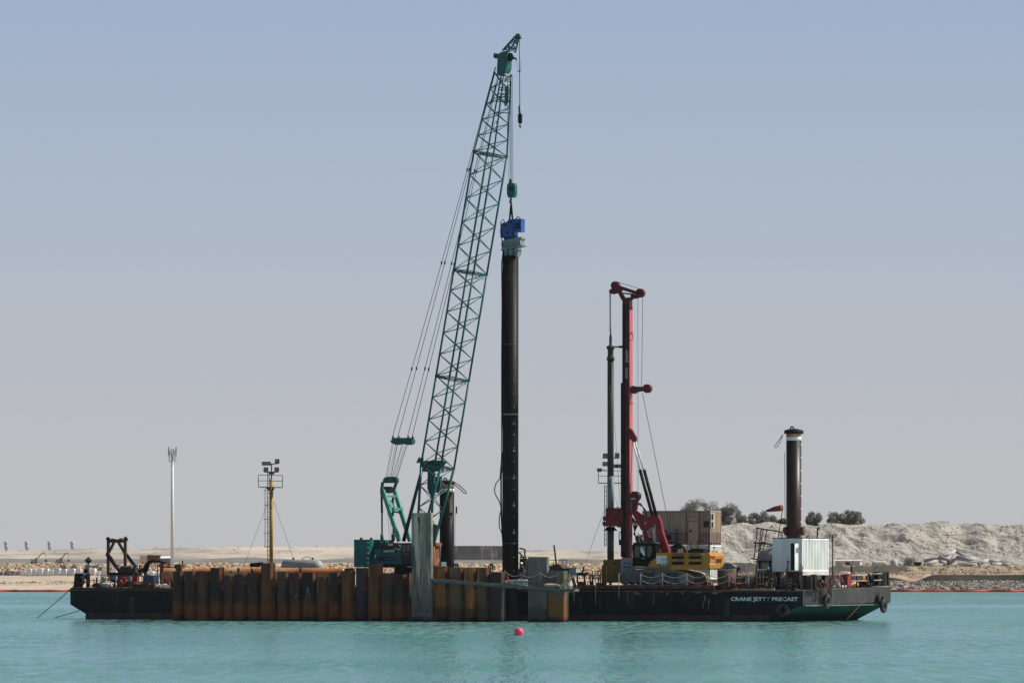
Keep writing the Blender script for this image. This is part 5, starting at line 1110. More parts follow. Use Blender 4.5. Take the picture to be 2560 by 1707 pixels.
# tracks
def track(v, name):
    zb = 3.03; un = B.u(1548, 1.5); ue = B.u(1729, 1.5) ; L_ = ue - un
    out = [(0, .55), (.15, .2), (.5, .02), (L_ - .55, .0), (L_ - .15, .18), (L_, .5), (L_ - .1, .8), (L_ - .5, 1.05), (L_ - 1.6, 1.28), (L_ - 2.6, 1.42), (1.2, 1.42), (.4, 1.2), (.08, .9)]
    o2 = MB()
    q = [B.P(un + a, v, zb + b) for a, b in out]; n = len(q)
    # belt as plates
    for i in range(n):
        a, c = q[i], q[(i + 1) % n]; L2 = (c - a).length; k = max(1, int(L2 / .22))
        for j in range(k):
            p0, p1 = a.lerp(c, (j + .06) / k), a.lerp(c, (j + .94) / k); mid_ = B.P(un + L_ / 2, v, zb + .7); nn = (p1 - p0).cross(B.V).normalized()
            if nn.dot((p0 + p1) / 2 - mid_) < 0: nn = -nn
            o2.hexa([p0 - nn * .05, p1 - nn * .05, p1 - nn * .05 + B.V * .75, p0 - nn * .05 + B.V * .75, p0 + nn * .03, p1 + nn * .03, p1 + nn * .03 + B.V * .75, p0 + nn * .03 + B.V * .75])
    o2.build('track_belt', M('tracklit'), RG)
    inn = [B.P(un + L_ / 2 + (a - L_ / 2) * .965, v + .04, zb + .72 + (b - .72) * .9) for a, b in out]
    MB().prism(inn, B.V * .66).build('track_frame', M('trackgrey'), RG)
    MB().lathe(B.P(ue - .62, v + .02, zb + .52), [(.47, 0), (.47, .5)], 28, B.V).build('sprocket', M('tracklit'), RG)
    MB().lathe(B.P(un + .6, v + .02, zb + .6), [(.4, 0), (.4, .5)], 24, B.V).build('idler', M('trackgrey'), RG)
    for k in range(8): MB().lathe(B.P(un + 1.1 + k * (L_ - 2.4) / 7, v + .01, zb + .17), [(.13, 0), (.13, .5)], 14, B.V).build('roller', M('black'), RG)
    for a in (2.1, 4.2): MB().box(B, un + a, un + a + 1.1, v + .02, v + .05, zb + .55, zb + 1.05).build('frame_plate', M('darkmach'), RG)
track(1.5, 'near'); track(4.7, 'far')
MB().box(B, B.u(1590, 2.5), B.u(1690, 2.5), 2.2, 4.8, 3.4, 4.2).build('carbody', M('black'), RG)
MB().tube(B.P(B.u(1640, 3), 3.5, 4.1), B.P(B.u(1640, 3), 3.5, 4.75), 1.0, 24).build('slew_ring', M('black'), RG)
MB().pb(B, 1610, 1423, 1665, 1430, 1.9, 2.4).build('under_house', M('black'), RG)
# yellow casing clamp box at the kelly foot
t = thing('casing_drive', 'yellow ochre steel box standing under the drill bar', 'casing drive', b_(1527, 1456))
MB().poly(B, [(1508, 1399), (1545, 1397), (1547, 1400), (1547, 1456), (1504, 1456), (1504, 1414), (1508, 1410)], RV - .8, 1.5).build('body', M('ochre'), t)
for x, y in ((1515, 1410), (1536, 1408), (1537, 1427)): MB().lathe(b_(x, y, RV - .84), [(.09, 0), (.09, .05)], 12, B.V).build('bolt', M('black'), t)
MB().pb(B, 1515, 1414, 1517, 1455, RV - .84, .05).build('edge_plate', M('poleyellow'), t)
m = MB()
for x in (1498, 1501): m.path([b_(x, 1454, 1.2), b_(x - 2, 1446, 1.2), b_(x + 1, 1436, 1.2), b_(x + 4, 1433, 1.2)], .04, 6)
tag(m.build('yellow_hose', M('yellow')), 'bright yellow hose beside the ochre box', 'hose')
# rope railings along the deck edge in front of the rig
def roperail(xs, yt, yb, v, lab, two=True, mt='rope', s=.35):
    t = thing('rope_railing', lab, 'railing', B.q(xs[0], yb, v)); tp = []
    for x in xs: MB().tube(B.q(x, yb, v), B.q(x + random.uniform(-1.5, 1.5), yt, v), .032, 6).build('post', M('rope'), t); tp.append(B.q(x, yt + 1, v))
    for p, q in zip(tp, tp[1:]):
        MB().path(sag(p, q, s), .026, 5).build('rope', M(mt), t)
        if two: MB().path(sag(p - Z * .5, q - Z * .5, s), .026, 5).build('rope', M(mt), t)
roperail([1601, 1656, 1717, 1769, 1822, 1872], 1432, 1465, .15, 'white rope railing on thin posts before the rig tracks')
for x, y in ((1547, 1494), (1489, 1508), (1435, 1505)):
    m = MB().tube(B.q(x, 1433 if x > 1500 else 1443, -.1), B.q(x, y, -.12), .03, 5)
    tag(m.build('hanging_rope', M('rope')), {1547: 'pale rope hanging over the hull below the red mast', 1489: 'longest pale rope hanging over the hull left of the ochre box', 1435: 'thin pale rope hanging beside the gangway steps'}[x], 'rope')
# deck clutter between the walkway and the rig
t = thing('work_bench', 'black steel bench frame left of the ochre box', 'bench', B.q(1460, 1456, 2))
MB().pb(B, 1440, 1431, 1463, 1435, 2, .8).pb(B, 1441, 1435, 1492, 1437.5, 2, .8).build('top', M('black'), t)
for x in (1441, 1459, 1473, 1479): MB().pb(B, x, 1437, x + 3, 1456, 2, .12).build('leg', M('rustbrown'), t)
t = thing('steel_cage', 'rusty brown cage of bars beside the ochre box', 'cage', B.q(1490, 1456, 1))
m = MB()
for x in (1481, 1488, 1495, 1502): m.tube(B.q(x, 1455, 1), B.q(x, 1427, 1), .04, 5)
for y in (1428, 1436, 1446): m.tube(B.q(1480, y, 1), B.q(1503, y, 1), .035, 5)
m.build('bars', M('rustbrown'), t)
t = thing('pole_machine', 'small black machine with a leaning pole behind the wide grey pile', 'machine', B.q(1395, 1440, 3))
MB().poly(B, [(1372, 1428), (1374, 1414), (1388, 1410), (1398, 1410), (1407, 1420), (1424, 1420), (1424, 1440), (1372, 1440)], 3, 1.2).build('body', M('darkmach'), t)
MB().tube(B.q(1391, 1412, 3), B.q(1385, 1362, 3), .07, 8).build('pole', M('black'), t)
m = MB().path([B.q(1371, 1422, 3.6), B.q(1371, 1399, 3.6), B.q(1417, 1399, 3.6), B.q(1417, 1424, 3.6)], .03, 5)
for x in (1384, 1397, 1406): m.tube(B.q(x, 1399, 3.6), B.q(x, 1420, 3.6), .025, 5)
m.build('guard_rail', M('rustbrown'), t)
MB().pb(B, 1372, 1413, 1382, 1417, 2.9, .3).build('lamp', M('trackgrey'), t)
m = MB().pb(B, 1423, 1419, 1440, 1438, 3, .7); m.pb(B, 1422.5, 1418, 1440.5, 1419.5, 2.95, .8)
tag(m.build('turquoise_cabinet', M('paleturq')), 'pale turquoise cabinet on the deck left of the guy wire', 'cabinet')
# ================================================================ containers
def container(name, lab, x0, x1, yt, yb, v, L_, mt, low=None, ylow=None, grp=None, pitch=.3, endmt=None):
    u0, u1 = B.u(x0, v), B.u(x1, v); z1 = B.z(x1, yt, v); z0 = B.z(x1, yb, v)
    t = thing(name, lab, 'container', B.P((u0 + u1) / 2, v + L_ / 2, z0), grp)
    def corr(mb, fr, a0, a1, w_, zz0, zz1, d=.09):
        n = max(2, int((a1 - a0) / pitch)); pts = []
        for k in range(n):
            s = a0 + (a1 - a0) * k / n; p = (a1 - a0) / n; pts += [(s, 0), (s + p * .3, 0), (s + p * .45, d), (s + p * .85, d)]
        pts.append((a1, 0))
        vs = [fr.P(a, w_ + dd, z) for z in (zz0, zz1) for a, dd in pts]; N = len(pts)
        mb.add(vs, [(i, i + 1, N + i + 1, N + i) for i in range(N - 1)])
    zm = None
    E = Frame(B.P(u1, 0, 0), 24 - 90)
    def walls(zz0, zz1, mm):
        m = MB(); m.box(B, u0 + .06, u1 - .06, v + .06, v + L_ - .06, zz0, zz1 - .03); m.build('inner_shell', mm, t) if False else None
        m = MB(); corr(m, B, u0 + .1, u1 - .1, v + .01, zz0, zz1); corr(m, E, v + .1, v + L_ - .1, .01, zz0, zz1); m.box(B, u0 + .13, u1 - .13, v + .13, v + L_ - .13, zz0 + .02, zz1 - .02)
        m.build('wall', mm, t)
    if low: zm = B.z(x1, ylow, v); walls(zm, z1 - .1, M(mt)); walls(z0 + .1, zm, M(low))
    else: walls(z0 + .1, z1 - .1, M(mt))
    fm = M(mt) if endmt is None else M(endmt); lowm = M(low) if low else fm
    m = MB()
    for (a, b) in ((u0, u0 + .1), (u1 - .1, u1)):
        for (c, d) in ((v, v + .1), (v + L_ - .1, v + L_)): m.box(B, a, b, c, d, z0, z1)
    m.box(B, u0, u1, v - .004, v + .1, z1 - .12, z1 + .003).box(B, u0, u1, v - .004, v + .1, z0 - .003, z0 + .12).box(B, u1 - .1, u1 + .004, v, v + L_, z1 - .12, z1 + .003).box(B, u1 - .1, u1 + .004, v, v + L_, z0 - .003, z0 + .12)
    m.build('corner_frame', lowm, t)
    MB().box(B, u0 + .05, u1 - .05, v + .05, v + L_ - .05, z1 - .05, z1 - .01).build('roof', fm, t)
    return t, u0, u1, z0, z1, E
# white container at the right
t, u0, u1, z0, z1, E = container('office_container', 'white corrugated container with open door on the right of the barge', 1930.5, 2006, 1345.5, 1428, 4.0, 6.0, 'white', pitch=.34)
MB().box(B, u0 - .02, u1 + .02, 3.96, 10.04, z1 + .005, z1 + .07).build('roof_edge', M('black'), t)
MB().pb(B, 1977, 1358, 1986.5, 1425, 3.985, .03).build('doorway', M('black'), t)
d0 = B.q(1998, 1425, 3.95); d1 = B.q(1998, 1358, 3.95); dv_ = Vector((-.38, -.5, 0)); MB().prism([d0, d0 + dv_, d1 + dv_, d1], Vector((-.04, .03, 0))).build('door', M('white'), t)
m = MB().pb(B, 1990, 1364, 1996, 1365, 3.3, .02)

m = MB(); nn_ = Vector((.8, -.6, 0)) * .02
def dq(k, z): return d0 + dv_ * k + Z * z + nn_
m.prism([dq(.2, 1.5), dq(.75, 1.5), dq(.75, 1.9), dq(.2, 1.9)], nn_); m.build('door_vent', M('steelgrey'), t)
m = MB().box(E, 4, 10, -.02, .1, z0 - .3, z0 - .02); m.build('base_skid', M('offwhite'), t)
for a in (4.3, 7, 9.6):
    for w_ in (u0 + .2, u1 - .5): MB().box(B, w_, w_ + .3, a, a + .3, 2.65, z0).build('stub_leg', M('black'), t)
MB().tube(B.q(2043, 1345, 6), B.q(2044, 1318, 6), .06, 8).path([B.q(2044, 1318, 6), B.q(2047, 1317, 6), B.q(2050, 1320, 6), B.q(2046, 1324, 6)], .05, 6).build('roof_davit', M('black'), t)
t = thing('access_stair', 'dark timber stair up to the white container door', 'stair', B.q(1985, 1474, 2.5))
m = MB()
for k in range(6): z = B.z(1980, 1430 + k * 7, 3); m.box(B, B.u(1962 - k * .5, 3), B.u(2000 + k * .5, 3), 3.7 - k * .35, 4.0 - k * .35 + .1, z - .06, z)
m.build('tread', M('darkmach'), t)
m = MB().tube(B.q(1971, 1403, 3), B.q(1960, 1455, 2), .035, 6).tube(B.q(1969, 1404, 3), B.q(1969, 1430, 3), .04, 6).tube(B.q(1968, 1404, 3), B.q(1974, 1403, 3), .05, 6).tube(B.q(2003, 1408, 3), B.q(1994, 1470, 2), .035, 6).tube(B.q(2007, 1415, 3), B.q(2000, 1472, 2), .03, 6).tube(B.q(1960, 1442, 2), B.q(1960, 1474, 2), .05, 6)
m.build('handrail', M('black'), t)
MB().beam(B.q(1970, 1428, 3.8), B.q(1962, 1472, 2.2), .08, .25).beam(B.q(1999, 1428, 3.8), B.q(2002, 1472, 2.2), .08, .25).build('stringer', M('darkmach'), t)
m = MB().pb(B, 1933, 1443, 1975, 1468, 4.5, .5); tag(m.build('storage_box', M('steelgrey')), 'grey storage box under the white container', 'box')
# beige stack
t, u0, u1, z0, z1, E = container('office_container', 'beige two tone container stacked on top behind the rig', 1606, 1776, 1276, 1361, 12.0, 2.44, 'beige', 'beigelow', 1330, pitch=.25)
MB().pb(B, 1719.5, 1294, 1747, 1360, 11.97, .05).build('side_door', M('beige'), t)
m = MB().pb(B, 1715.5, 1278, 1716.3, 1360, 11.98, .03).pb(B, 1748, 1278, 1749, 1360, 11.98, .03).pb(B, 1720, 1293, 1746, 1293.7, 11.96, .03).pb(B, 1719.5, 1294, 1720.2, 1360, 11.96, .03).pb(B, 1745.5, 1294, 1746.2, 1360, 11.96, .03); m.build('door_seam', M('rustbrown'), t)
MB().pb(B, 1759, 1302, 1772, 1317, 11.96, .05).build('window', M('darkmach'), t)
MB().pb(B, 1758, 1286, 1772, 1302, 11.9, .05).build('window_hood', M('beigelow'), t)
MB().pb(B, 1723, 1324, 1729, 1330, 11.95, .03).build('label_plate', M('rustbrown'), t)
text('NO ENTRY', B, 1723, 1743, 1301, 1303, 11.95, M('rustbrown'), t, 'door_lettering')
for y0, y1 in ((1284, 1299), (1304, 1318)):
    MB().pb(E, 1777.5, y0 - 2, 1786, y1 + 2, -.04, .05).build('vent_surround', M('offwhite'), t); MB().pb(E, 1779, y0, 1784, y1, -.06, .04).build('vent', M('black'), t)
MB().pb(B, 1606, 1318, 1702, 1330, 11.94, .06).build('pale_panel', M('tankgrey'), t)
t2, u0b, u1b, z0b, z1b, Eb = container('office_container', 'white container underneath the beige one behind the rig', 1606, 1776, 1362.5, 1447, 12.0, 2.44, 'white', pitch=.25)
m = MB()
for k in range(4): z = 0; m.pb(Eb, 1777 + k * 7, 1356, 1781 + k * 7, 1360.5, -.02, .03)
m.build('fork_slot', M('black'), t2)
for x in (1612, 1690, 1764):
    MB().box(B, B.u(x, 12), B.u(x + 8, 12), 12, 12.4, 2.7, z0b).build('base_block', M('darkmach'), t2)
t = thing('air_conditioner', 'air conditioner unit hung on the lower beige wall behind the red arm', 'air conditioner', B.q(1677, 1352, 11.5))
MB().pb(B, 1662, 1334, 1691, 1353, 11.4, .5).build('casing', M('steelgrey'), t); MB().lathe(B.q(1672, 1343, 11.38), [(.24, 0), (.24, .03)], 20, B.V).build('fan', M('black'), t)
MB().tube(B.q(1660, 1356, 11.3), B.q(1697, 1356, 11.3), .04, 5).build('bracket', M('black'), t)
for x, y in ((1665, 1326), (1692, 1324)): m = MB().tube(B.q(x, 1354, 11), B.q(x, y, 11), .05, 6).tube(B.q(x - 1.5, y + 1, 11), B.q(x + 2, y, 11), .1, 6); tag(m.build('short_mast', M('black')), 'short black pipe sticking up ' + ('left' if x < 1670 else 'right') + ' of the air conditioner', 'pipe')
m = MB().pb(B, 1688, 1423, 1712, 1432, 8, 1).pb(B, 1716, 1423, 1740, 1432, 8, 1); tag(m.build('blue_crate', M('blue')), 'blue crates glimpsed under the yellow engine house', 'crate')
# rusty drum with a tarp and hook on it
a = B.q(1817, 1467, 1.6); rr = 23 * a.y / F
t = thing('steel_drum', 'big rust brown casing drum right of the tracks', 'drum', (a.x, a.y, 2.75))
MB().tube((a.x, a.y, 2.75), (a.x, a.y, B.z(1817, 1424, 1.6)), rr, 36).build('shell', M('rustbrown'), t); MB().torus((a.x, a.y, B.z(1817, 1424, 1.6)), Z, rr, .04, 36, 6).build('rim', M('rope'), t)
MB().pb(B, 1793, 1424, 1798, 1460, 1.2, .1).build('white_strip', M('rope'), t)
zt = B.z(1817, 1423, 1.6)
m = MB().poly(B, [(1800, 1423), (1812, 1408), (1819, 1407), (1829, 1409), (1837, 1416), (1834, 1423)], 1.3, .7); tag(m.build('folded_tarp', M('trackgrey')), 'dark folded tarpaulin on top of the rusty drum', 'tarpaulin')
t = thing('control_box', 'small black box on a post beside the rusty drum', 'control box', B.q(1843, 1468, 2)); MB().pb(B, 1840, 1416, 1847.5, 1426, 2, .25).build('box', M('black'), t); MB().tube(B.q(1843, 1426, 2.1), B.q(1843, 1468, 2.1), .06, 6).build('post', M('black'), t)
# silo behind the white container
t = thing('cement_silo', 'grey round topped hopper half hidden by the white container', 'silo', B.q(1925, 1468, 9))
c = B.q(1934, 1402, 8); MB().lathe(c, [(1.45, 0), (1.42, .25), (1.2, .75), (.85, 1.05), (.45, 1.2), (.1, 1.22)], 28).build('dome', M('hopper'), t)
MB().lathe(c - Z * 1.3, [(.7, 0), (1.25, .7), (1.4, 1.28)], 28).build('cone', M('offwhite'), t)
MB().pb(B, 1885, 1402, 1932, 1404.5, 6.5, .2).build('ring_beam', M('black'), t)
for x0, x1 in ((1893, 1889), (1899, 1899), (1925, 1925)): MB().beam(B.q(x0, 1404, 6.6), B.q(x1, 1466, 6.6), .12, .14).build('leg', M('black'), t)
MB().tube(B.q(1893, 1404, 6.5), B.q(1893, 1420, 6.5), .05, 5).build('drain_pipe', M('white'), t)
m = MB().pb(B, 1924, 1367, 1931, 1382, 7, .3); m.build('hatch', M('signwhite'), t)
# gangway tower of bars
t = thing('gangway_tower', 'black hinged gangway frame raised beside the white container', 'gangway', B.q(1900, 1398, 5))
gq2 = lambda x, y, v=5.5: B.q(x, y, v)
for nm, segs, r in (('rail', [(1890, 1319.5, 1918, 1323), (1918, 1323, 1957, 1330), (1883, 1356, 1931, 1360), (1904, 1354, 1931, 1361), (1878, 1395, 1894, 1398)], .06), ('post', [(1893.5, 1321, 1885, 1396), (1903, 1322, 1895, 1394), (1908, 1322, 1900, 1376), (1917, 1322, 1912, 1354), (1956, 1330, 1954, 1345), (1904, 1356, 1899, 1378)], .045), ('brace', [(1912, 1356, 1909, 1369), (1931, 1361, 1917, 1366)], .05)):
    for x0, y0, x1, y1 in segs: MB().tube(gq2(x0, y0), gq2(x1, y1), r, 6).build(nm, M('rustbrown'), t)
# windsock
t = thing('windsock', 'faded red windsock on a thin leaning pole', 'windsock', B.q(1945, 1345, 8))
MB().tube(B.q(1945, 1345, 8), B.q(1957.5, 1266, 8), .035, 6).build('pole', M('black'), t)
a, b = B.q(1955, 1269, 8), B.q(1915, 1275, 8); m = MB(); m.path([a, a.lerp(b, .1), a.lerp(b, .45), a.lerp(b, .8) - Z * .05, b - Z * .05], [.25, .26, .22, .14, .07], 14); m.build('sock', M('sock'), t)
MB().torus(a, (a - b), .26, .025, 20, 6).build('hoop', M('orange'), t)
# spud piles
def spud(x0, x1, ytop, v, lab, right):
    xc = (x0 + x1) / 2; p = B.q(xc, 1400, v); r = (x1 - x0) / 2 * p.y / F; zt = B.z(xc, ytop, v); s = p.y / F
    t = thing('spud_pile', lab, 'pile', (p.x, p.y, 2.7))
    zc = lambda y: B.z(xc, y, v)
    y1, y2, y3 = (1081, 1091, 1101) if right else (1209, 1221, 1230)
    MB().tube((p.x, p.y, 0), (p.x, p.y, zc(y3)), r, 40).build('shaft', M('spud' if right else 'blackpipe'), t)
    MB().tube((p.x, p.y, zc(y3)), (p.x, p.y, zc(y2)), r * 1.003, 40).build('white_band', M('white'), t)
    MB().tube((p.x, p.y, zc(y2)), (p.x, p.y, zc(y1)), r * 1.006, 40).build('rust_band', M('rustpipe'), t)
    k = 1.28 if right else 1.1
    MB().lathe((p.x, p.y, zc(y1)), [(r * k, -.1 if right else 0), (r * k, .1), (r * k * .96, .2), (r * .5, .32), (.05, .34)], 32).build('cap', M('black'), t)
    MB().torus((p.x - .15, p.y, zc(y1) + .36), B.V, .14, .06, 14, 6).build('lifting_eye', M('black'), t)
    if right:
        for y in (1111, 1143.5, 1176, 1208, 1240, 1272, 1304): MB().box(Frame((p.x, p.y), 12), r * .78, r * 1.03, -r * .45, -r * .05, zc(y + 1.5), zc(y - 1.5)).build('depth_mark', M('signwhite'), t)
        MB().path([B.q(1957, 1086, v), B.q(1945, 1103, v), B.q(1936, 1116, v), B.q(1939, 1119, v), B.q(1944, 1116, v), B.q(1951, 1102, v), B.q(1957, 1087, v)], .03, 5).build('wire_loop', M('cable'), t)
        MB().tube(B.q(1961.5, 1130, v - .6), B.q(1963, 1330, v - .6), .025, 5).build('hanging_wire', M('cable'), t)
        for x in (1962, 2003): MB().poly(B, [(x - 4, 1318), (x + 4, 1316), (x + 5, 1332), (x, 1338), (x - 5, 1328)], v - .6, .5).build('lug', M('rustbrown'), t)
    else:
        MB().path([B.q(1120, 1204, v), B.q(1135, 1205, v), B.q(1150, 1214, v), B.q(1165, 1228, v), B.q(1166, 1233, v), B.q(1160, 1232, v), B.q(1148, 1220, v), B.q(1130, 1207, v)], .045, 5).build('wire_loop', M('cable'), t)
        for k in range(3): MB().torus(B.q(1140 + k, 1274, v - .3), B.U + B.V * .4, .3, .025, 18, 5).build('wire_coil', M('cable'), t)
        MB().tube(B.q(1138, 1280, v - .5), B.q(1137, 1400, v - .5), .02, 4).build('hanging_wire', M('cable'), t)
m_ = mat('spud', (.012, .013, .014), (.016, .016, .017), 1, rough=.4)
nt = m_.node_tree; b = nt.nodes['Principled BSDF']; L = nt.links.new; src = b.inputs['Base Color'].links[0].from_socket
g = nt.nodes.new('ShaderNodeNewGeometry'); s = nt.nodes.new('ShaderNodeSeparateXYZ'); L(g.outputs['Position'], s.inputs[0]); n = nt.nodes.new('ShaderNodeTexNoise'); mp = nt.nodes.new('ShaderNodeMapping'); mp.inputs['Scale'].default_value = (3, 3, .2); L(g.outputs['Position'], mp.inputs[0]); L(mp.outputs[0], n.inputs[0])
ma = nt.nodes.new('ShaderNodeMath'); ma.operation = 'MULTIPLY_ADD'; L(n.outputs[0], ma.inputs[0]); ma.inputs[1].default_value = -12; L(s.outputs['Z'], ma.inputs[2])
r = nt.nodes.new('ShaderNodeMapRange'); r.inputs[1].default_value = 6.5; r.inputs[2].default_value = 2; L(ma.outputs[0], r.inputs[0]); x = nt.nodes.new('ShaderNodeMix'); x.data_type = 'RGBA'; x.inputs[7].default_value = (.055, .021, .015, 1); L(src, x.inputs[6]); L(r.outputs[0], x.inputs[0]); L(x.outputs[2], b.inputs['Base Color'])
spud(1965.5, 2003.5, 1078, 11.5, 'black pile with white band rising behind the white container', True)
spud(1099, 1135.5, 1205, 7.5, 'shorter black pile with white band right of the crane boom', False)
m = MB().pb(B, 1072, 1358, 1085, 1412, -2, 1); m.pb(B, 1066, 1356, 1090, 1364, -2.1, 1.2); tag(m.build('rust_frame', M('rust')), 'orange rusty steel frame right of the tall grey pile', 'frame')
m = MB()
for x in (1081, 1085): m.tube(B.q(x, 1366, -2.3), B.q(x - 2, 1414, -2.3), .04, 5)
for k in range(5): m.tube(B.q(1081 - k * .3, 1372 + k * 9, -2.3), B.q(1085 - k * .3, 1372 + k * 9, -2.3), .03, 5)
tag(m.build('ladder', M('timber')), 'short pale ladder leaning on the orange frame', 'ladder')
t = thing('pump', 'grey pump with riser pipes before the shorter banded pile', 'pump', B.q(1098, 1420, 2))
MB().pb(B, 1092, 1404, 1104, 1420, 2, 1).build('body', M('steelgrey'), t)
for x in (1093, 1100.5): MB().tube(B.q(x, 1404, 2.2), B.q(x + .5, 1361, 2.2), .035, 6).build('riser_pipe', M('steelgrey'), t)

# ================================================================ light masts
def lamp(t, fr, x0, y0, x1, y1, v, lab=None, tilt=0):
    """floodlight: the casing with its glass as a sub-part"""
    p = [(x0 + tilt, y0), (x1 + tilt * .4, y0), (x1, y1), (x0 + tilt * 1.6 if tilt else x0, y1)]
    h = MB().poly(fr, p, v, .18).build('floodlight', M('black'), t); i = .9
    MB().poly(fr, [(x0 + tilt + i, y0 + i), (x1 + tilt * .4 - i, y0 + i), (x1 - i, y1 - i), (x0 + tilt * 1.6 + i, y1 - i)], v - .015, .03).build('glass', M('lampglass'), h)
v = 9.0
t = thing('light_mast', 'yellow light mast with railed platform above the pile wall', 'light mast', B.q(679, 1466, v))
q = lambda x, y, dv=0: B.q(x, y, v + dv)
MB().tube(q(678.5, 1466), q(678.5, 1200), .16, 16).tube(q(678.5, 1220), q(678.5, 1197), .16, 16, .13).build('pole', M('poleyellow'), t)
MB().tube(q(678.8, 1200), q(678.8, 1160), .05, 8).tube(q(676, 1160), q(687, 1159), .04, 6).build('top_pole', M('black'), t)
MB().poly(B, [(669, 1180), (686, 1180), (681, 1186), (676, 1186)], v - .1, .2).build('cross_arm', M('ochre'), t)
lamp(t, B, 653, 1153.6, 674.5, 1163, v - .3, tilt=1); lamp(t, B, 687, 1147, 696.5, 1157.6, v); lamp(t, B, 659.5, 1167.6, 668.5, 1179, v, tilt=-.6); lamp(t, B, 686, 1167.6, 695.3, 1179, v)
MB().tube(q(660, 1179.5), q(696, 1179.5), .035, 5).tube(q(684, 1158.5), q(697, 1158.5), .035, 5).build('lamp_bracket', M('black'), t)
pv = .9
m = MB()
cs = [q(646, 1216, -pv), q(706, 1217, -pv), q(706, 1217, pv), q(646, 1216, pv)]
MB().add(cs, [(0, 1, 2, 3)]).build('platform', M('ochre'), t).modifiers.new('s', 'SOLIDIFY').thickness = .08
h = 1.0
for k in range(4):
    a, b = cs[k], cs[(k + 1) % 4]
    m.tube(a, a + Z * 1.02, .03, 5)
    for hh in (.52, 1.02): m.tube(a + Z * hh, b + Z * hh, .025, 5)
m.build('platform_rail', M('black'), t)
MB().poly(B, [(660, 1217), (684, 1217), (683, 1224), (674, 1226)], v - .1, .2).build('platform_bracket', M('ochre'), t)
def ladder(t, x0, x1, y0, y1, step, vv, mt='black'):
    m = MB().tube(B.q(x0, y0, vv), B.q(x0, y1, vv), .035, 5).tube(B.q(x1, y0, vv), B.q(x1, y1, vv), .025, 5); y = y0 + 4
    while y < y1: m.tube(B.q(x0, y, vv), B.q(x1, y, vv), .022, 5); y += step
    m.build('ladder', M(mt), t)
ladder(t, 669.3, 674, 1180, 1405, 12, v - .1)
m = MB().tube(q(661.8, 1222), q(661.8, 1366), .018, 4).tube(q(664.2, 1222), q(664.2, 1366), .018, 4)
for y in (1225.5, 1261.5, 1297.5, 1333, 1366.5): m.path([q(659, y), q(664, y, -.35), q(674, y)], .025, 5)
m.build('ladder_cage', M('black'), t)
MB().tube(q(683, 1250), q(738, 1408), .018, 4).tube(q(671, 1252), q(608, 1418), .018, 4).build('guy_wire', M('cable'), t)
v = 13.0
t = thing('light_mast', 'second light mast seen behind the drill bar with square floodlights', 'light mast', B.q(1524, 1466, v))
q = lambda x, y, dv=0: B.q(x, y, v + dv)
MB().tube(q(1526, 1466), q(1526, 1140), .14, 12).build('pole', M('steelgrey'), t)
for a in ((1507, 1133, 1517, 1144), (1537, 1132, 1546.5, 1144), (1506, 1154, 1519, 1165), (1533, 1160, 1541, 1169.5), (1542.5, 1160, 1551, 1169.5)): lamp(t, B, *a, v)
lamp(t, B, 1490, 1170, 1502, 1179, v, tilt=2)
MB().tube(q(1506, 1144.5), q(1548, 1144.5), .04, 5).tube(q(1503, 1174), q(1515, 1174), .03, 5).build('lamp_bracket', M('black'), t)
cs = [q(1496, 1206, -pv), q(1556, 1206, -pv), q(1556, 1206, pv), q(1496, 1206, pv)]; m = MB()
MB().add(cs, [(0, 1, 2, 3)]).build('platform', M('darkmach'), t).modifiers.new('s', 'SOLIDIFY').thickness = .08
for k in range(4):
    a, b = cs[k], cs[(k + 1) % 4]; m.tube(a, a + Z * 1.02, .03, 5)
    for hh in (.58, 1.02): m.tube(a + Z * hh, b + Z * hh, .025, 5)
m.build('platform_rail', M('black'), t)
ladder(t, 1511.5, 1516, 1212, 1365, 12, v - .1)
MB().tube(q(1510, 1277), q(1456, 1428), .02, 4).tube(q(1534, 1240), q(1546, 1264), .02, 4).tube(q(1537, 1060), q(1550, 1260), .018, 4).build('guy_wire', M('cable'), t)
MB().poly(B, [(1452, 1432), (1458, 1418), (1461, 1413), (1458, 1430)], v, .1).build('wire_anchor', M('black'), t)
# ================================================================ left end gear
t = thing('a_frame', 'brown steel A shaped gantry frame on the left end of the barge', 'gantry', B.q(290, 1450, 6))
av = 5.0
MB().pb(B, 266.5, 1346, 272.5, 1452, av, .2).build('post', M('rustbrown'), t); MB().pb(B, 309, 1348, 315, 1466, av, .2).build('post', M('rustbrown'), t)
MB().pb(B, 272.5, 1348, 309, 1356, av + .02, .16).build('top_beam', M('rustbrown'), t)
MB().beam(B.q(286, 1353, av), B.q(271, 1382, av), .16, .22).beam(B.q(295, 1353, av), B.q(313, 1384, av), .16, .22).build('diagonal', M('rustbrown'), t)
MB().beam(B.q(267, 1383, av - .2), B.q(302, 1431, av - 1), .2, .3).build('back_stay', M('black'), t); MB().beam(B.q(315, 1384, av + .2), B.q(353, 1436, av + 1), .18, .26).build('back_stay', M('black'), t)
for x in (269, 313): MB().lathe(B.q(x, 1346, av - .05), [(.16, 0), (.12, .08), (.16, .16)], 16, B.V).build('sheave', M('black'), t)
m = MB(); random.seed(4)
for x in (279, 283, 298, 303, 318): m.ball(B.q(x, 1348, av), .1, 8, 6, jit=.3)
m.path([B.q(274, 1345, av), B.q(278, 1349, av), B.q(284, 1347, av), B.q(297, 1349, av), B.q(303, 1345, av), B.q(309, 1346, av), B.q(316, 1340, av)], .04, 5); m.build('rigging', M('rustbrown'), t)
t = thing('fairlead_winch', 'black fairlead housing with roller at the far left of the deck', 'winch', B.q(200, 1468, 1))
MB().poly(B, [(186.5, 1432.5), (200, 1432.5), (200, 1467), (180, 1468), (184, 1462)], 1.0, .6).build('housing', M('black'), t)
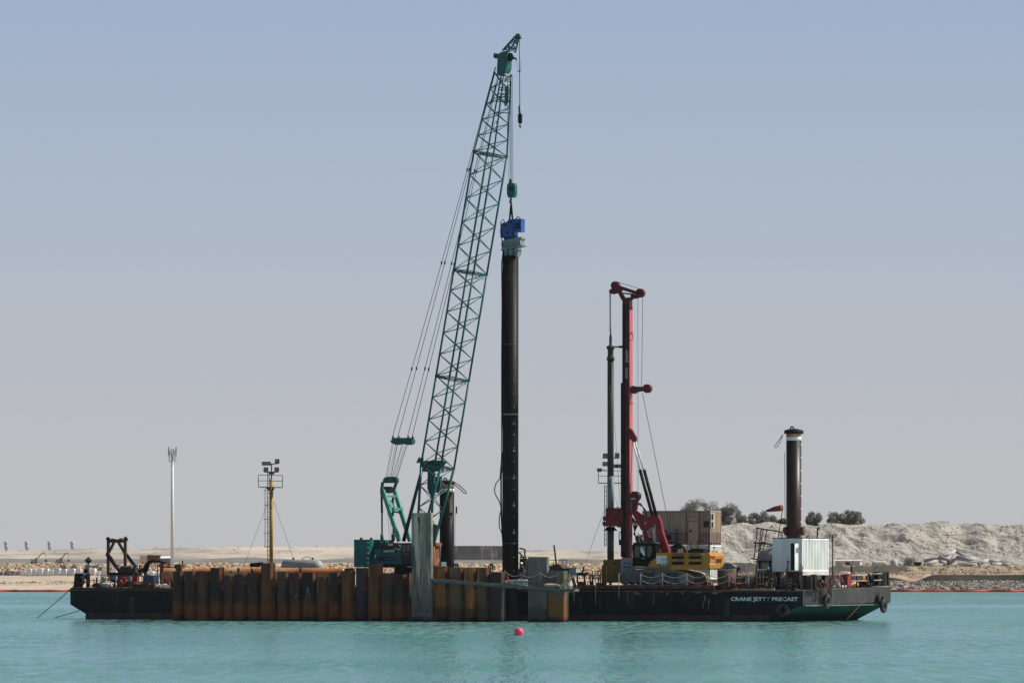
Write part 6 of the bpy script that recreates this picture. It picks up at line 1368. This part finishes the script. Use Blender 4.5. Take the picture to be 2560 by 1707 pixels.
MB().pb(B, 200, 1432.5, 217, 1434, 1, .6).pb(B, 215, 1434, 217.5, 1467, 1, .6).build('frame', M('black'), t)
MB().tube(B.q(200, 1442, 1.3), B.q(215, 1442, 1.3), .22, 18).build('roller', M('trackgrey'), t)
MB().ball(B.q(207, 1455, 1.5), .25, 8, 6, (1, 1, .8), .3).build('rope_pile', M('rustbrown'), t)
m = MB().pb(B, 209, 1422, 218.5, 1432, 2.2, .3); tag(m.build('black_drum', M('black')), 'small black box on top of the left winch frame', 'box')
t = thing('day_shape', 'black diamond signal shape on a thin pole', 'signal', B.q(221, 1468, 1.2))
MB().tube(B.q(220.8, 1468, 1.2), B.q(220.8, 1407, 1.2), .04, 6).build('pole', M('black'), t); c = B.q(220.8, 1400.5, 1.2)
MB().lathe(c - Z * .34, [(.01, 0), (.35, .34), (.01, .68)], 16, Z, False).build('diamond', M('black'), t)
def bollard(x0, x1, y0, y1, v, lab):
    a = B.q((x0 + x1) / 2, y1, v); r = (x1 - x0) / 2 * a.y / F; t = thing('bollard', lab, 'bollard', a, 'mooring bollards on the barge deck'); h = (y1 - y0) * a.y / F
    MB().lathe(a, [(r * .9, 0), (r * .8, .06), (r * .8, h - .1), (r, h - .08), (r, h)], 18).build('post', M('black'), t); MB().lathe(a, [(r * 1.3, 0), (r * 1.3, .04)], 18).build('base_flange', M('darkmach'), t)
bollard(200, 208, 1454, 1468, .5, 'left bollard of the pair beside the diamond signal pole'); bollard(216, 224, 1454, 1468, .5, 'right bollard of the pair beside the diamond signal pole')
bollard(1958, 1969, 1459, 1475, .5, 'left bollard of the pair below the container stair'); bollard(1977, 1989, 1459, 1475, .5, 'right bollard of the pair below the container stair')
bollard(239.5, 244.5, 1443, 1467, 1, 'slim tall post left of the life ring railing'); bollard(2048, 2054.5, 1447, 1470, 1.5, 'slim black post standing before the grey rope heap')
def rail(x0, x1, ys, yb, v, lab, posts, mt='black', r=.035, mt2=None):
    t = thing('safety_railing', lab, 'railing', B.q((x0 + x1) / 2, yb, v))
    for y in ys: MB().tube(B.q(x0, y, v), B.q(x1, y, v), r, 6).build('rail', M(mt2 or mt), t)
    for x in posts: MB().tube(B.q(x, yb, v), B.q(x, ys[0], v), r * 1.1, 6).build('post', M(mt), t)
rail(252, 408, (1438.5, 1454), 1468, .3, 'dark railing along the left end of the deck', (252, 276, 330, 354.5, 384, 408), 'rustbrown', .03)
t = thing('winch', 'black and brown winch under the A shaped frame with a life ring', 'winch', B.q(305, 1466, 3))
MB().pb(B, 273, 1430, 332, 1438, 3, 1.5).build('frame_top', M('black'), t)
for x in (274, 292, 313): MB().pb(B, x, 1438, x + 5, 1467, 3, .8).build('leg', M('black'), t)
MB().lathe(B.q(303, 1452, 2.9), [(.5, 0), (.5, .08), (.3, .1), (.3, .7), (.5, .72), (.5, .8)], 22, B.V).build('drum', M('rustbrown'), t)
for x in (307, 321): MB().lathe(B.q(x, 1424, 3.4), [(.35, 0), (.35, .5)], 14, B.V).build('motor', M('darkmach'), t)
t = thing('life_ring', 'red and white life ring hung on the left railing', 'life ring', B.q(308, 1450, .2)); MB().torus(B.q(309, 1450, .18), B.V, .25, .065, 28, 8).build('ring', M('hivis'), t)
for s in (-.25, .25): MB().torus(B.q(309, 1450, .18) + B.U * s, Z, .07, .02, 12, 5).build('white_band', M('white'), t)
def cabinet(x0, y0, x1, y1, v, d, mt, lab, nm='cabinet', cat='cabinet', z=None):
    t = thing(nm, lab, cat, B.q((x0 + x1) / 2, y1, v)); MB().pb(B, x0, y0, x1, y1, v, d).build('body', M(mt), t)
    MB().pb(B, x0 + (x1 - x0) * .12, y0 + (y1 - y0) * .12, x1 - (x1 - x0) * .12, y1 - (y1 - y0) * .15, v - .02, .03).build('door', M(mt), t); return t
cabinet(279, 1439.5, 290, 1448, .8, .3, 'steelgrey', 'small grey box on the left railing by the A frame')
cabinet(316, 1439.5, 327, 1451, .8, .3, 'steelgrey', 'small grey box between the life ring and the red winch')
cabinet(357, 1439, 384, 1460, 1.5, 1, 'blue', 'blue steel cabinet left of the long pipe')
t = thing('red_pump', 'bright red pump unit left of the blue cabinet', 'pump', B.q(334, 1466, 2)); MB().pb(B, 331, 1440, 342, 1456, 2, .5).build('casing', M('brightred'), t); MB().poly(B, [(322, 1456), (344, 1454), (345, 1464), (322, 1466)], 1.8, .8).build('base', M('brightred'), t)
t = thing('loader_arm', 'black folded hose arm curving over the left deck', 'loader crane', B.q(363, 1430, 4))
MB().path([B.q(356, 1425, 4), B.q(363, 1424, 4), B.q(368, 1412, 4), B.q(374, 1403, 4), B.q(383, 1401.5, 4), B.q(400, 1404, 4), B.q(414, 1407, 4)], [.22, .28, .24, .14, .12, .12, .13], 10).build('arm', M('black'), t)
MB().path([B.q(353, 1422, 4), B.q(360, 1432, 4), B.q(372, 1438, 4)], .08, 6).build('hose', M('black'), t)
t = thing('hydraulic_pack', 'cluttered hydraulic unit behind the left railing', 'machine', B.q(345, 1440, 4)); m = MB(); random.seed(12)
for k in range(14): x = 318 + random.uniform(0, 42); m.pb(B, x, 1411 + random.uniform(0, 16), x + random.uniform(1.5, 7), 1440, 4 + random.uniform(-.5, .5), .4)
m.build('unit', M('darkmach'), t); MB().path([B.q(338, 1425, 3.5), B.q(345, 1432, 3.5), B.q(352, 1440, 3.5)], .06, 6).build('pipe', M('rope'), t); MB().path([B.q(315, 1411, 3.5), B.q(341, 1411, 3.5), B.q(341, 1430, 3.5)], .025, 5).build('guard_rail', M('trackgrey'), t)
t = thing('pile_guide', 'rusty brown guide frame gripping the left end of the long pipe', 'frame', B.q(402, 1466, 2))
MB().pb(B, 396.6, 1409, 410, 1416.5, 1.5, .6).build('clamp_block', M('rust'), t); MB().pb(B, 399.6, 1416, 404.5, 1460, 1.6, .3).build('column', M('rustbrown'), t); MB().pb(B, 408, 1416.5, 440, 1419, 1.7, .2).build('arm', M('black'), t)
MB().pb(B, 436, 1410, 452, 1420, 1.3, .8).build('end_block', M('rustbrown'), t); MB().poly(B, [(437, 1420), (450, 1420), (446, 1428), (442, 1428)], 1.4, .5).build('yoke', M('rustbrown'), t)
MB().beam(B.q(406, 1436, 1.5), B.q(423, 1460, 1.5), .15, .25).beam(B.q(394, 1407, 1.5), B.q(394, 1460, 1.5), .06, .06).build('brace', M('rust'), t)
m = MB()
for x in (455.3, 456): pass
m.pb(B, 454.5, 1401, 457, 1417, 2, .1).pb(B, 420.5, 1407, 421.5, 1416, 2, .08); tag(m.build('marker_post', M('black')), 'thin black posts standing on the long pipe', 'post')
random.seed(21)
for x, y, w_, h, mt, lab in ((267, 1460, .7, .3, 'offwhite', 'pale sacks on the deck behind the left railing'), (262, 1446, .3, .3, 'rope', 'white rope bundle left of the A frame'), (357, 1462, .9, .28, 'rustbrown', 'brown scrap heap below the blue cabinet'), (375, 1463, .5, .22, 'rustbrown', 'small brown scrap heap under the long pipe'), (339, 1464, .4, .2, 'darkmach', 'dark scrap heap right of the red pump'), (242, 1462, .45, .2, 'rustbrown', 'brown chain heap around the slim left post')):
    m = MB().ball(B.q(x, y, 1.2), 1, 12, 7, (w_, .4, h), .28); tag(m.build('deck_heap', M(mt)), lab, 'heap')
m = MB().tube(B.q(222, 1449, 2), B.q(270, 1451, 2), .03, 5); m.tube(B.q(243, 1435, 2), B.q(243, 1450, 2), .03, 5); tag(m.build('slack_rope', M('trackgrey')), 'thin rope line behind the slim left post', 'rope')
# ================================================================ right end gear
rail(1884, 1941, (1442, 1460), 1475, .4, 'black and yellow railing above the white lettering', (1876.5, 1919, 1940), 'black', .05)
m = MB().pb(B, 1891, 1440.6, 1918, 1442.4, .3, .05).pb(B, 1891, 1458, 1918, 1459.6, .3, .05); tag(m.build('yellow_rail', M('poleyellow')), 'yellow bars of the railing above the lettering', 'railing')
t = thing('davit_post', 'black post with a turquoise cap by the white container', 'post', B.q(1920, 1476, .6)); MB().tube(B.q(1919.5, 1476, .6), B.q(1919.5, 1424, .6), .07, 8).pb(B, 1916, 1424, 1923, 1450, .55, .15).build('post', M('black'), t); MB().path([B.q(1918, 1424, .6), B.q(1917.5, 1419, .6), B.q(1920, 1417, .6), B.q(1922, 1420, .6), B.q(1921, 1424, .6)], .07, 7).build('cap', M('turq'), t)
for i in range(6):
    x = 1893 + i * 4; t = thing('gas_cylinder', 'dark gas cylinder, ' + ['leftmost', 'second', 'third', 'fourth', 'fifth', 'rightmost'][i] + ' of six behind the yellow railing', 'gas cylinder', B.q(x, 1464, 2.2), 'gas cylinders behind the yellow railing'); a = B.q(x, 1464, 2.2)
    MB().lathe(a, [(.11, 0), (.11, 1.1), (.05, 1.22), (.04, 1.3)], 12).build('bottle', M('black' if i % 2 else 'steelgrey'), t); MB().lathe(a + Z * 1.3, [(.05, 0), (.05, .1)], 8).build('valve', M('rope'), t)
random.seed(31)
for x, w_, mt, lab in ((1852, 8, 'brightred', 'red'), (1863, 7, 'offwhite', 'white'), (1873, 6, 'offwhite', 'pale'), (1883, 8, 'brightred', 'dark red')):
    m = MB().pb(B, x, 1446 if w_ > 7 else 1450, x + w_, 1462, 3, .4).pb(B, x + 1, 1443, x + w_ - 1, 1446.3 if w_ > 7 else 1450, 3.05, .3); tag(m.build('jerry_can', M(mt)), lab + ' can among the containers right of the rusty drum' + (', nearest the railing' if x == 1883 else ''), 'can')
m = MB()
for k in range(40): p = B.q(1860 + random.uniform(-15, 15), 1446 + random.uniform(-5, 4), 3.2); d = Vector((random.gauss(0, 1), random.gauss(0, 1), random.gauss(0, .4))) * .25; m.tube(p, p + d, .03, 4)
tag(m.build('rebar_scrap', M('rust')), 'rusty tangled rods right of the rusty drum', 'scrap')
m = MB().pb(B, 1842, 1458, 1878, 1470, 2.5, .6); tag(m.build('rust_beam', M('rust')), 'orange rusty beam lying right of the drum', 'beam')
t = thing('air_compressor', 'dark box machine on the deck edge left of the railing', 'machine', B.q(1878, 1476, .6)); MB().pb(B, 1868, 1460, 1886, 1476, .6, .6).build('body', M('black'), t); MB().pb(B, 1870, 1463, 1884, 1465, .58, .03).pb(B, 1870, 1469, 1884, 1471, .58, .03).build('vent', M('darkmach'), t)
m = MB().pb(B, 1886, 1463, 1925, 1470, 3, .8); tag(m.build('green_mat', M('ochre')), 'dull yellow pallet behind the yellow railing', 'pallet')
def tower(x0, x1, y0, y1, fr, v, lab):
    t = thing('fairlead', lab, 'fairlead', fr.q((x0 + x1) / 2, y1, v)); w_ = x1 - x0
    MB().pb(fr, x0, y0, x0 + w_ * .55, y1, v, .5).build('column', M('black'), t); MB().pb(fr, x1 - w_ * .2, y0, x1, y1, v, .5).build('column', M('black'), t); MB().tube(fr.q(x0 + w_ * .68, y1, v + .2), fr.q(x0 + w_ * .68, y0 + 1, v + .2), .1, 12).build('roller', M('trackgrey'), t)
    MB().pb(fr, x0 - 4, y1 - 2, x1 + 2, y1 + .6, v - .1, .7).build('foot', M('black'), t)
tower(2007, 2026, 1437, 1473, B, .6, 'wide black fairlead column at the front corner of the bow')
tower(2027, 2037, 1435, 1471, B, 1.4, 'narrow fairlead column just right of the wide one at the corner')
tower(2196.5, 2209, 1429, 1463, BOW, .8, 'left of the two black columns at the far end of the bow'); tower(2211, 2223, 1429, 1463, BOW, .8, 'right of the two black columns at the far end of the bow')
t = thing('fire_hose_box', 'red pitched roof box on legs on the bow', 'hose box', B.q(2110, 1470, 5)); bq = B
MB().pb(B, 2101, 1435, 2119, 1462, 6, .9).build('body', M('brightred'), t); a = [B.q(2100, 1436, 5.9), B.q(2121, 1434, 5.9), B.q(2118, 1428, 6.3), B.q(2101, 1427, 6.3)]; MB().prism(a, B.V * .7).build('roof', M('beigelow'), t)
for x in (2102, 2109, 2117): MB().pb(B, x, 1462, x + 2, 1470, 6, .1).build('leg', M('brightred'), t)
MB().poly(B, [(2101, 1441), (2105, 1440), (2110, 1454), (2106, 1455)], 5.95, .03).build('lid', M('rope'), t)
t = thing('rope_reel', 'rusty orange hose reel on the bow', 'reel', B.q(2082, 1470, 4)); 
for d in (0, .5): MB().torus(B.q(2084, 1455, 4 + d), B.V, .42, .06, 22, 6).build('flange', M('rust'), t)
MB().lathe(B.q(2084, 1455, 4), [(.3, 0), (.3, .5)], 16, B.V).build('core', M('beigelow'), t); MB().pb(B, 2073, 1448, 2078, 1472, 4, .4).build('stand', M('rust'), t); MB().torus(B.q(2090, 1438, 5), B.V, .25, .03, 18, 5).build('handwheel', M('hivis'), t)
def brail(x0, x1, ys, yb, v, lab, posts):
    t = thing('safety_railing', lab, 'railing', BOW.q((x0 + x1) / 2, yb, v))
    for y in ys: MB().tube(BOW.q(x0, y, v), BOW.q(x1, y - 1, v), .045, 6).build('rail', M('timber'), t)
    for x in posts: MB().tube(BOW.q(x, yb, v), BOW.q(x, ys[0], v), .07, 6).build('post', M('black'), t)
brail(2094, 2167, (1438, 1452), 1469, .4, 'long railing along the bow before the red box', (2094, 2119, 2142, 2167)); brail(2182, 2205, (1434, 1450), 1464, .4, 'short railing at the far end of the bow', (2182, 2205))
m = MB(); random.seed(8)
for k in range(16): c = BOW.q(2040 + random.uniform(0, 32), 1462 + random.uniform(-10, 6), .9 + random.uniform(-.4, .4)); m.torus(c, (random.gauss(0, .4), random.gauss(0, .4), 1), random.uniform(.2, .38), .045, 14, 5)
tag(m.build('rope_heap', M('trackgrey')), 'heap of coiled grey mooring rope on the bow corner', 'rope')
m = MB().ball(BOW.q(2155, 1462, 1.5), 1, 12, 8, (.8, .8, .4), .3); tag(m.build('black_heap', M('black')), 'black heap of tarpaulin behind the bow railing', 'heap')
m = MB().tube(BOW.q(2120, 1463, 1.5), BOW.q(2140, 1460, 1.5), .12, 12, .25); tag(m.build('orange_cone', M('rustpipe')), 'orange fender lying behind the bow railing', 'fender')
m = MB().pb(BOW, 2157, 1436, 2163, 1448, .6, .1); tag(m.build('yellow_sign', M('yellow')), 'small yellow notice on the bow railing', 'sign')
m = MB().path([BOW.q(2172, 1434, 1), BOW.q(2177, 1446, 1), BOW.q(2175, 1464, 1)], [.08, .16, .12], 8); tag(m.build('dark_hose', M('black')), 'dark hose hung between the two bow railings', 'hose')
m = MB().tube(BOW.q(2129, 1450, 6), BOW.q(2129, 1412, 6), .09, 8); tag(m.build('black_post', M('black')), 'plain black post standing behind the bow railing', 'post')
t = thing('signal_mast', 'thin black mast with T shaped top right of the white container', 'mast', BOW.q(2082, 1468, 2)); 
MB().tube(BOW.q(2081.5, 1470, 2), BOW.q(2081.5, 1336, 2), .05, 8).build('pole', M('black'), t); MB().tube(BOW.q(2072, 1336, 2), BOW.q(2093, 1336, 2), .04, 6).tube(BOW.q(2073, 1337, 2), BOW.q(2081, 1344, 2), .03, 5).tube(BOW.q(2092, 1337, 2), BOW.q(2082, 1344, 2), .03, 5).build('cross_arm', M('black'), t)
random.seed(77); m = MB()
for k in range(24): m.ball(BOW.q(2040 + random.uniform(0, 120), 1466 - random.uniform(0, 3), random.uniform(2, 5)), random.uniform(.08, .25), 7, 5, jit=.3)
tag(m.build('deck_clutter', M('offwhite')), 'pale odds and ends scattered on the bow deck', None, None, 'stuff')
random.seed(91); m = MB()
for k in range(170):
    x = random.choice((random.uniform(1440, 1505), random.uniform(1690, 1960), random.uniform(1690, 1960), random.uniform(228, 395), random.uniform(2030, 2060))); vv = random.uniform(1, 7); a = B.P(B.u(x, vv), vv, zd(0, vv)); h = random.choice((.15, .25, .4, .8, 1.1)) * random.uniform(.7, 1)
    if 1440 < x < 1690: h *= .8
    if random.random() < .5:
        f_ = Frame((a.x, a.y), random.uniform(0, 90)); m.box(f_, 0, random.uniform(.1, .6), 0, random.uniform(.1, .5), a.z, a.z + h * .8)
    else: m.tube(a, a + Vector((random.gauss(0, .25), random.gauss(0, .25), h)), random.uniform(.02, .06), 6)
tag(m.build('deck_clutter', M('rustbrown')), 'dark brown odds and ends crowding the barge deck', None, None, 'stuff')
# ================================================================ haze
m = MB(); m.hexa([(-1300, -10, -2.5), (1300, -10, -2.5), (1300, 9300, -2.5), (-1300, 9300, -2.5), (-1300, -10, 53), (1300, -10, 53), (1300, 9300, 53), (-1300, 9300, 53)])
mt = bpy.data.materials.new('haze'); mt.use_nodes = True; nt = mt.node_tree; nt.nodes.remove(nt.nodes['Principled BSDF']); vp = nt.nodes.new('ShaderNodeVolumePrincipled')
vp.inputs['Density'].default_value = .000018; vp.inputs['Color'].default_value = (.93, .94, 1, 1); vp.inputs['Anisotropy'].default_value = 0
nt.links.new(vp.outputs[0], nt.nodes['Material Output'].inputs['Volume'])
tag(m.build('haze', mt, loc=(0, 0, 0)), 'thin pale dusty air over the harbour', None, None, 'stuff')
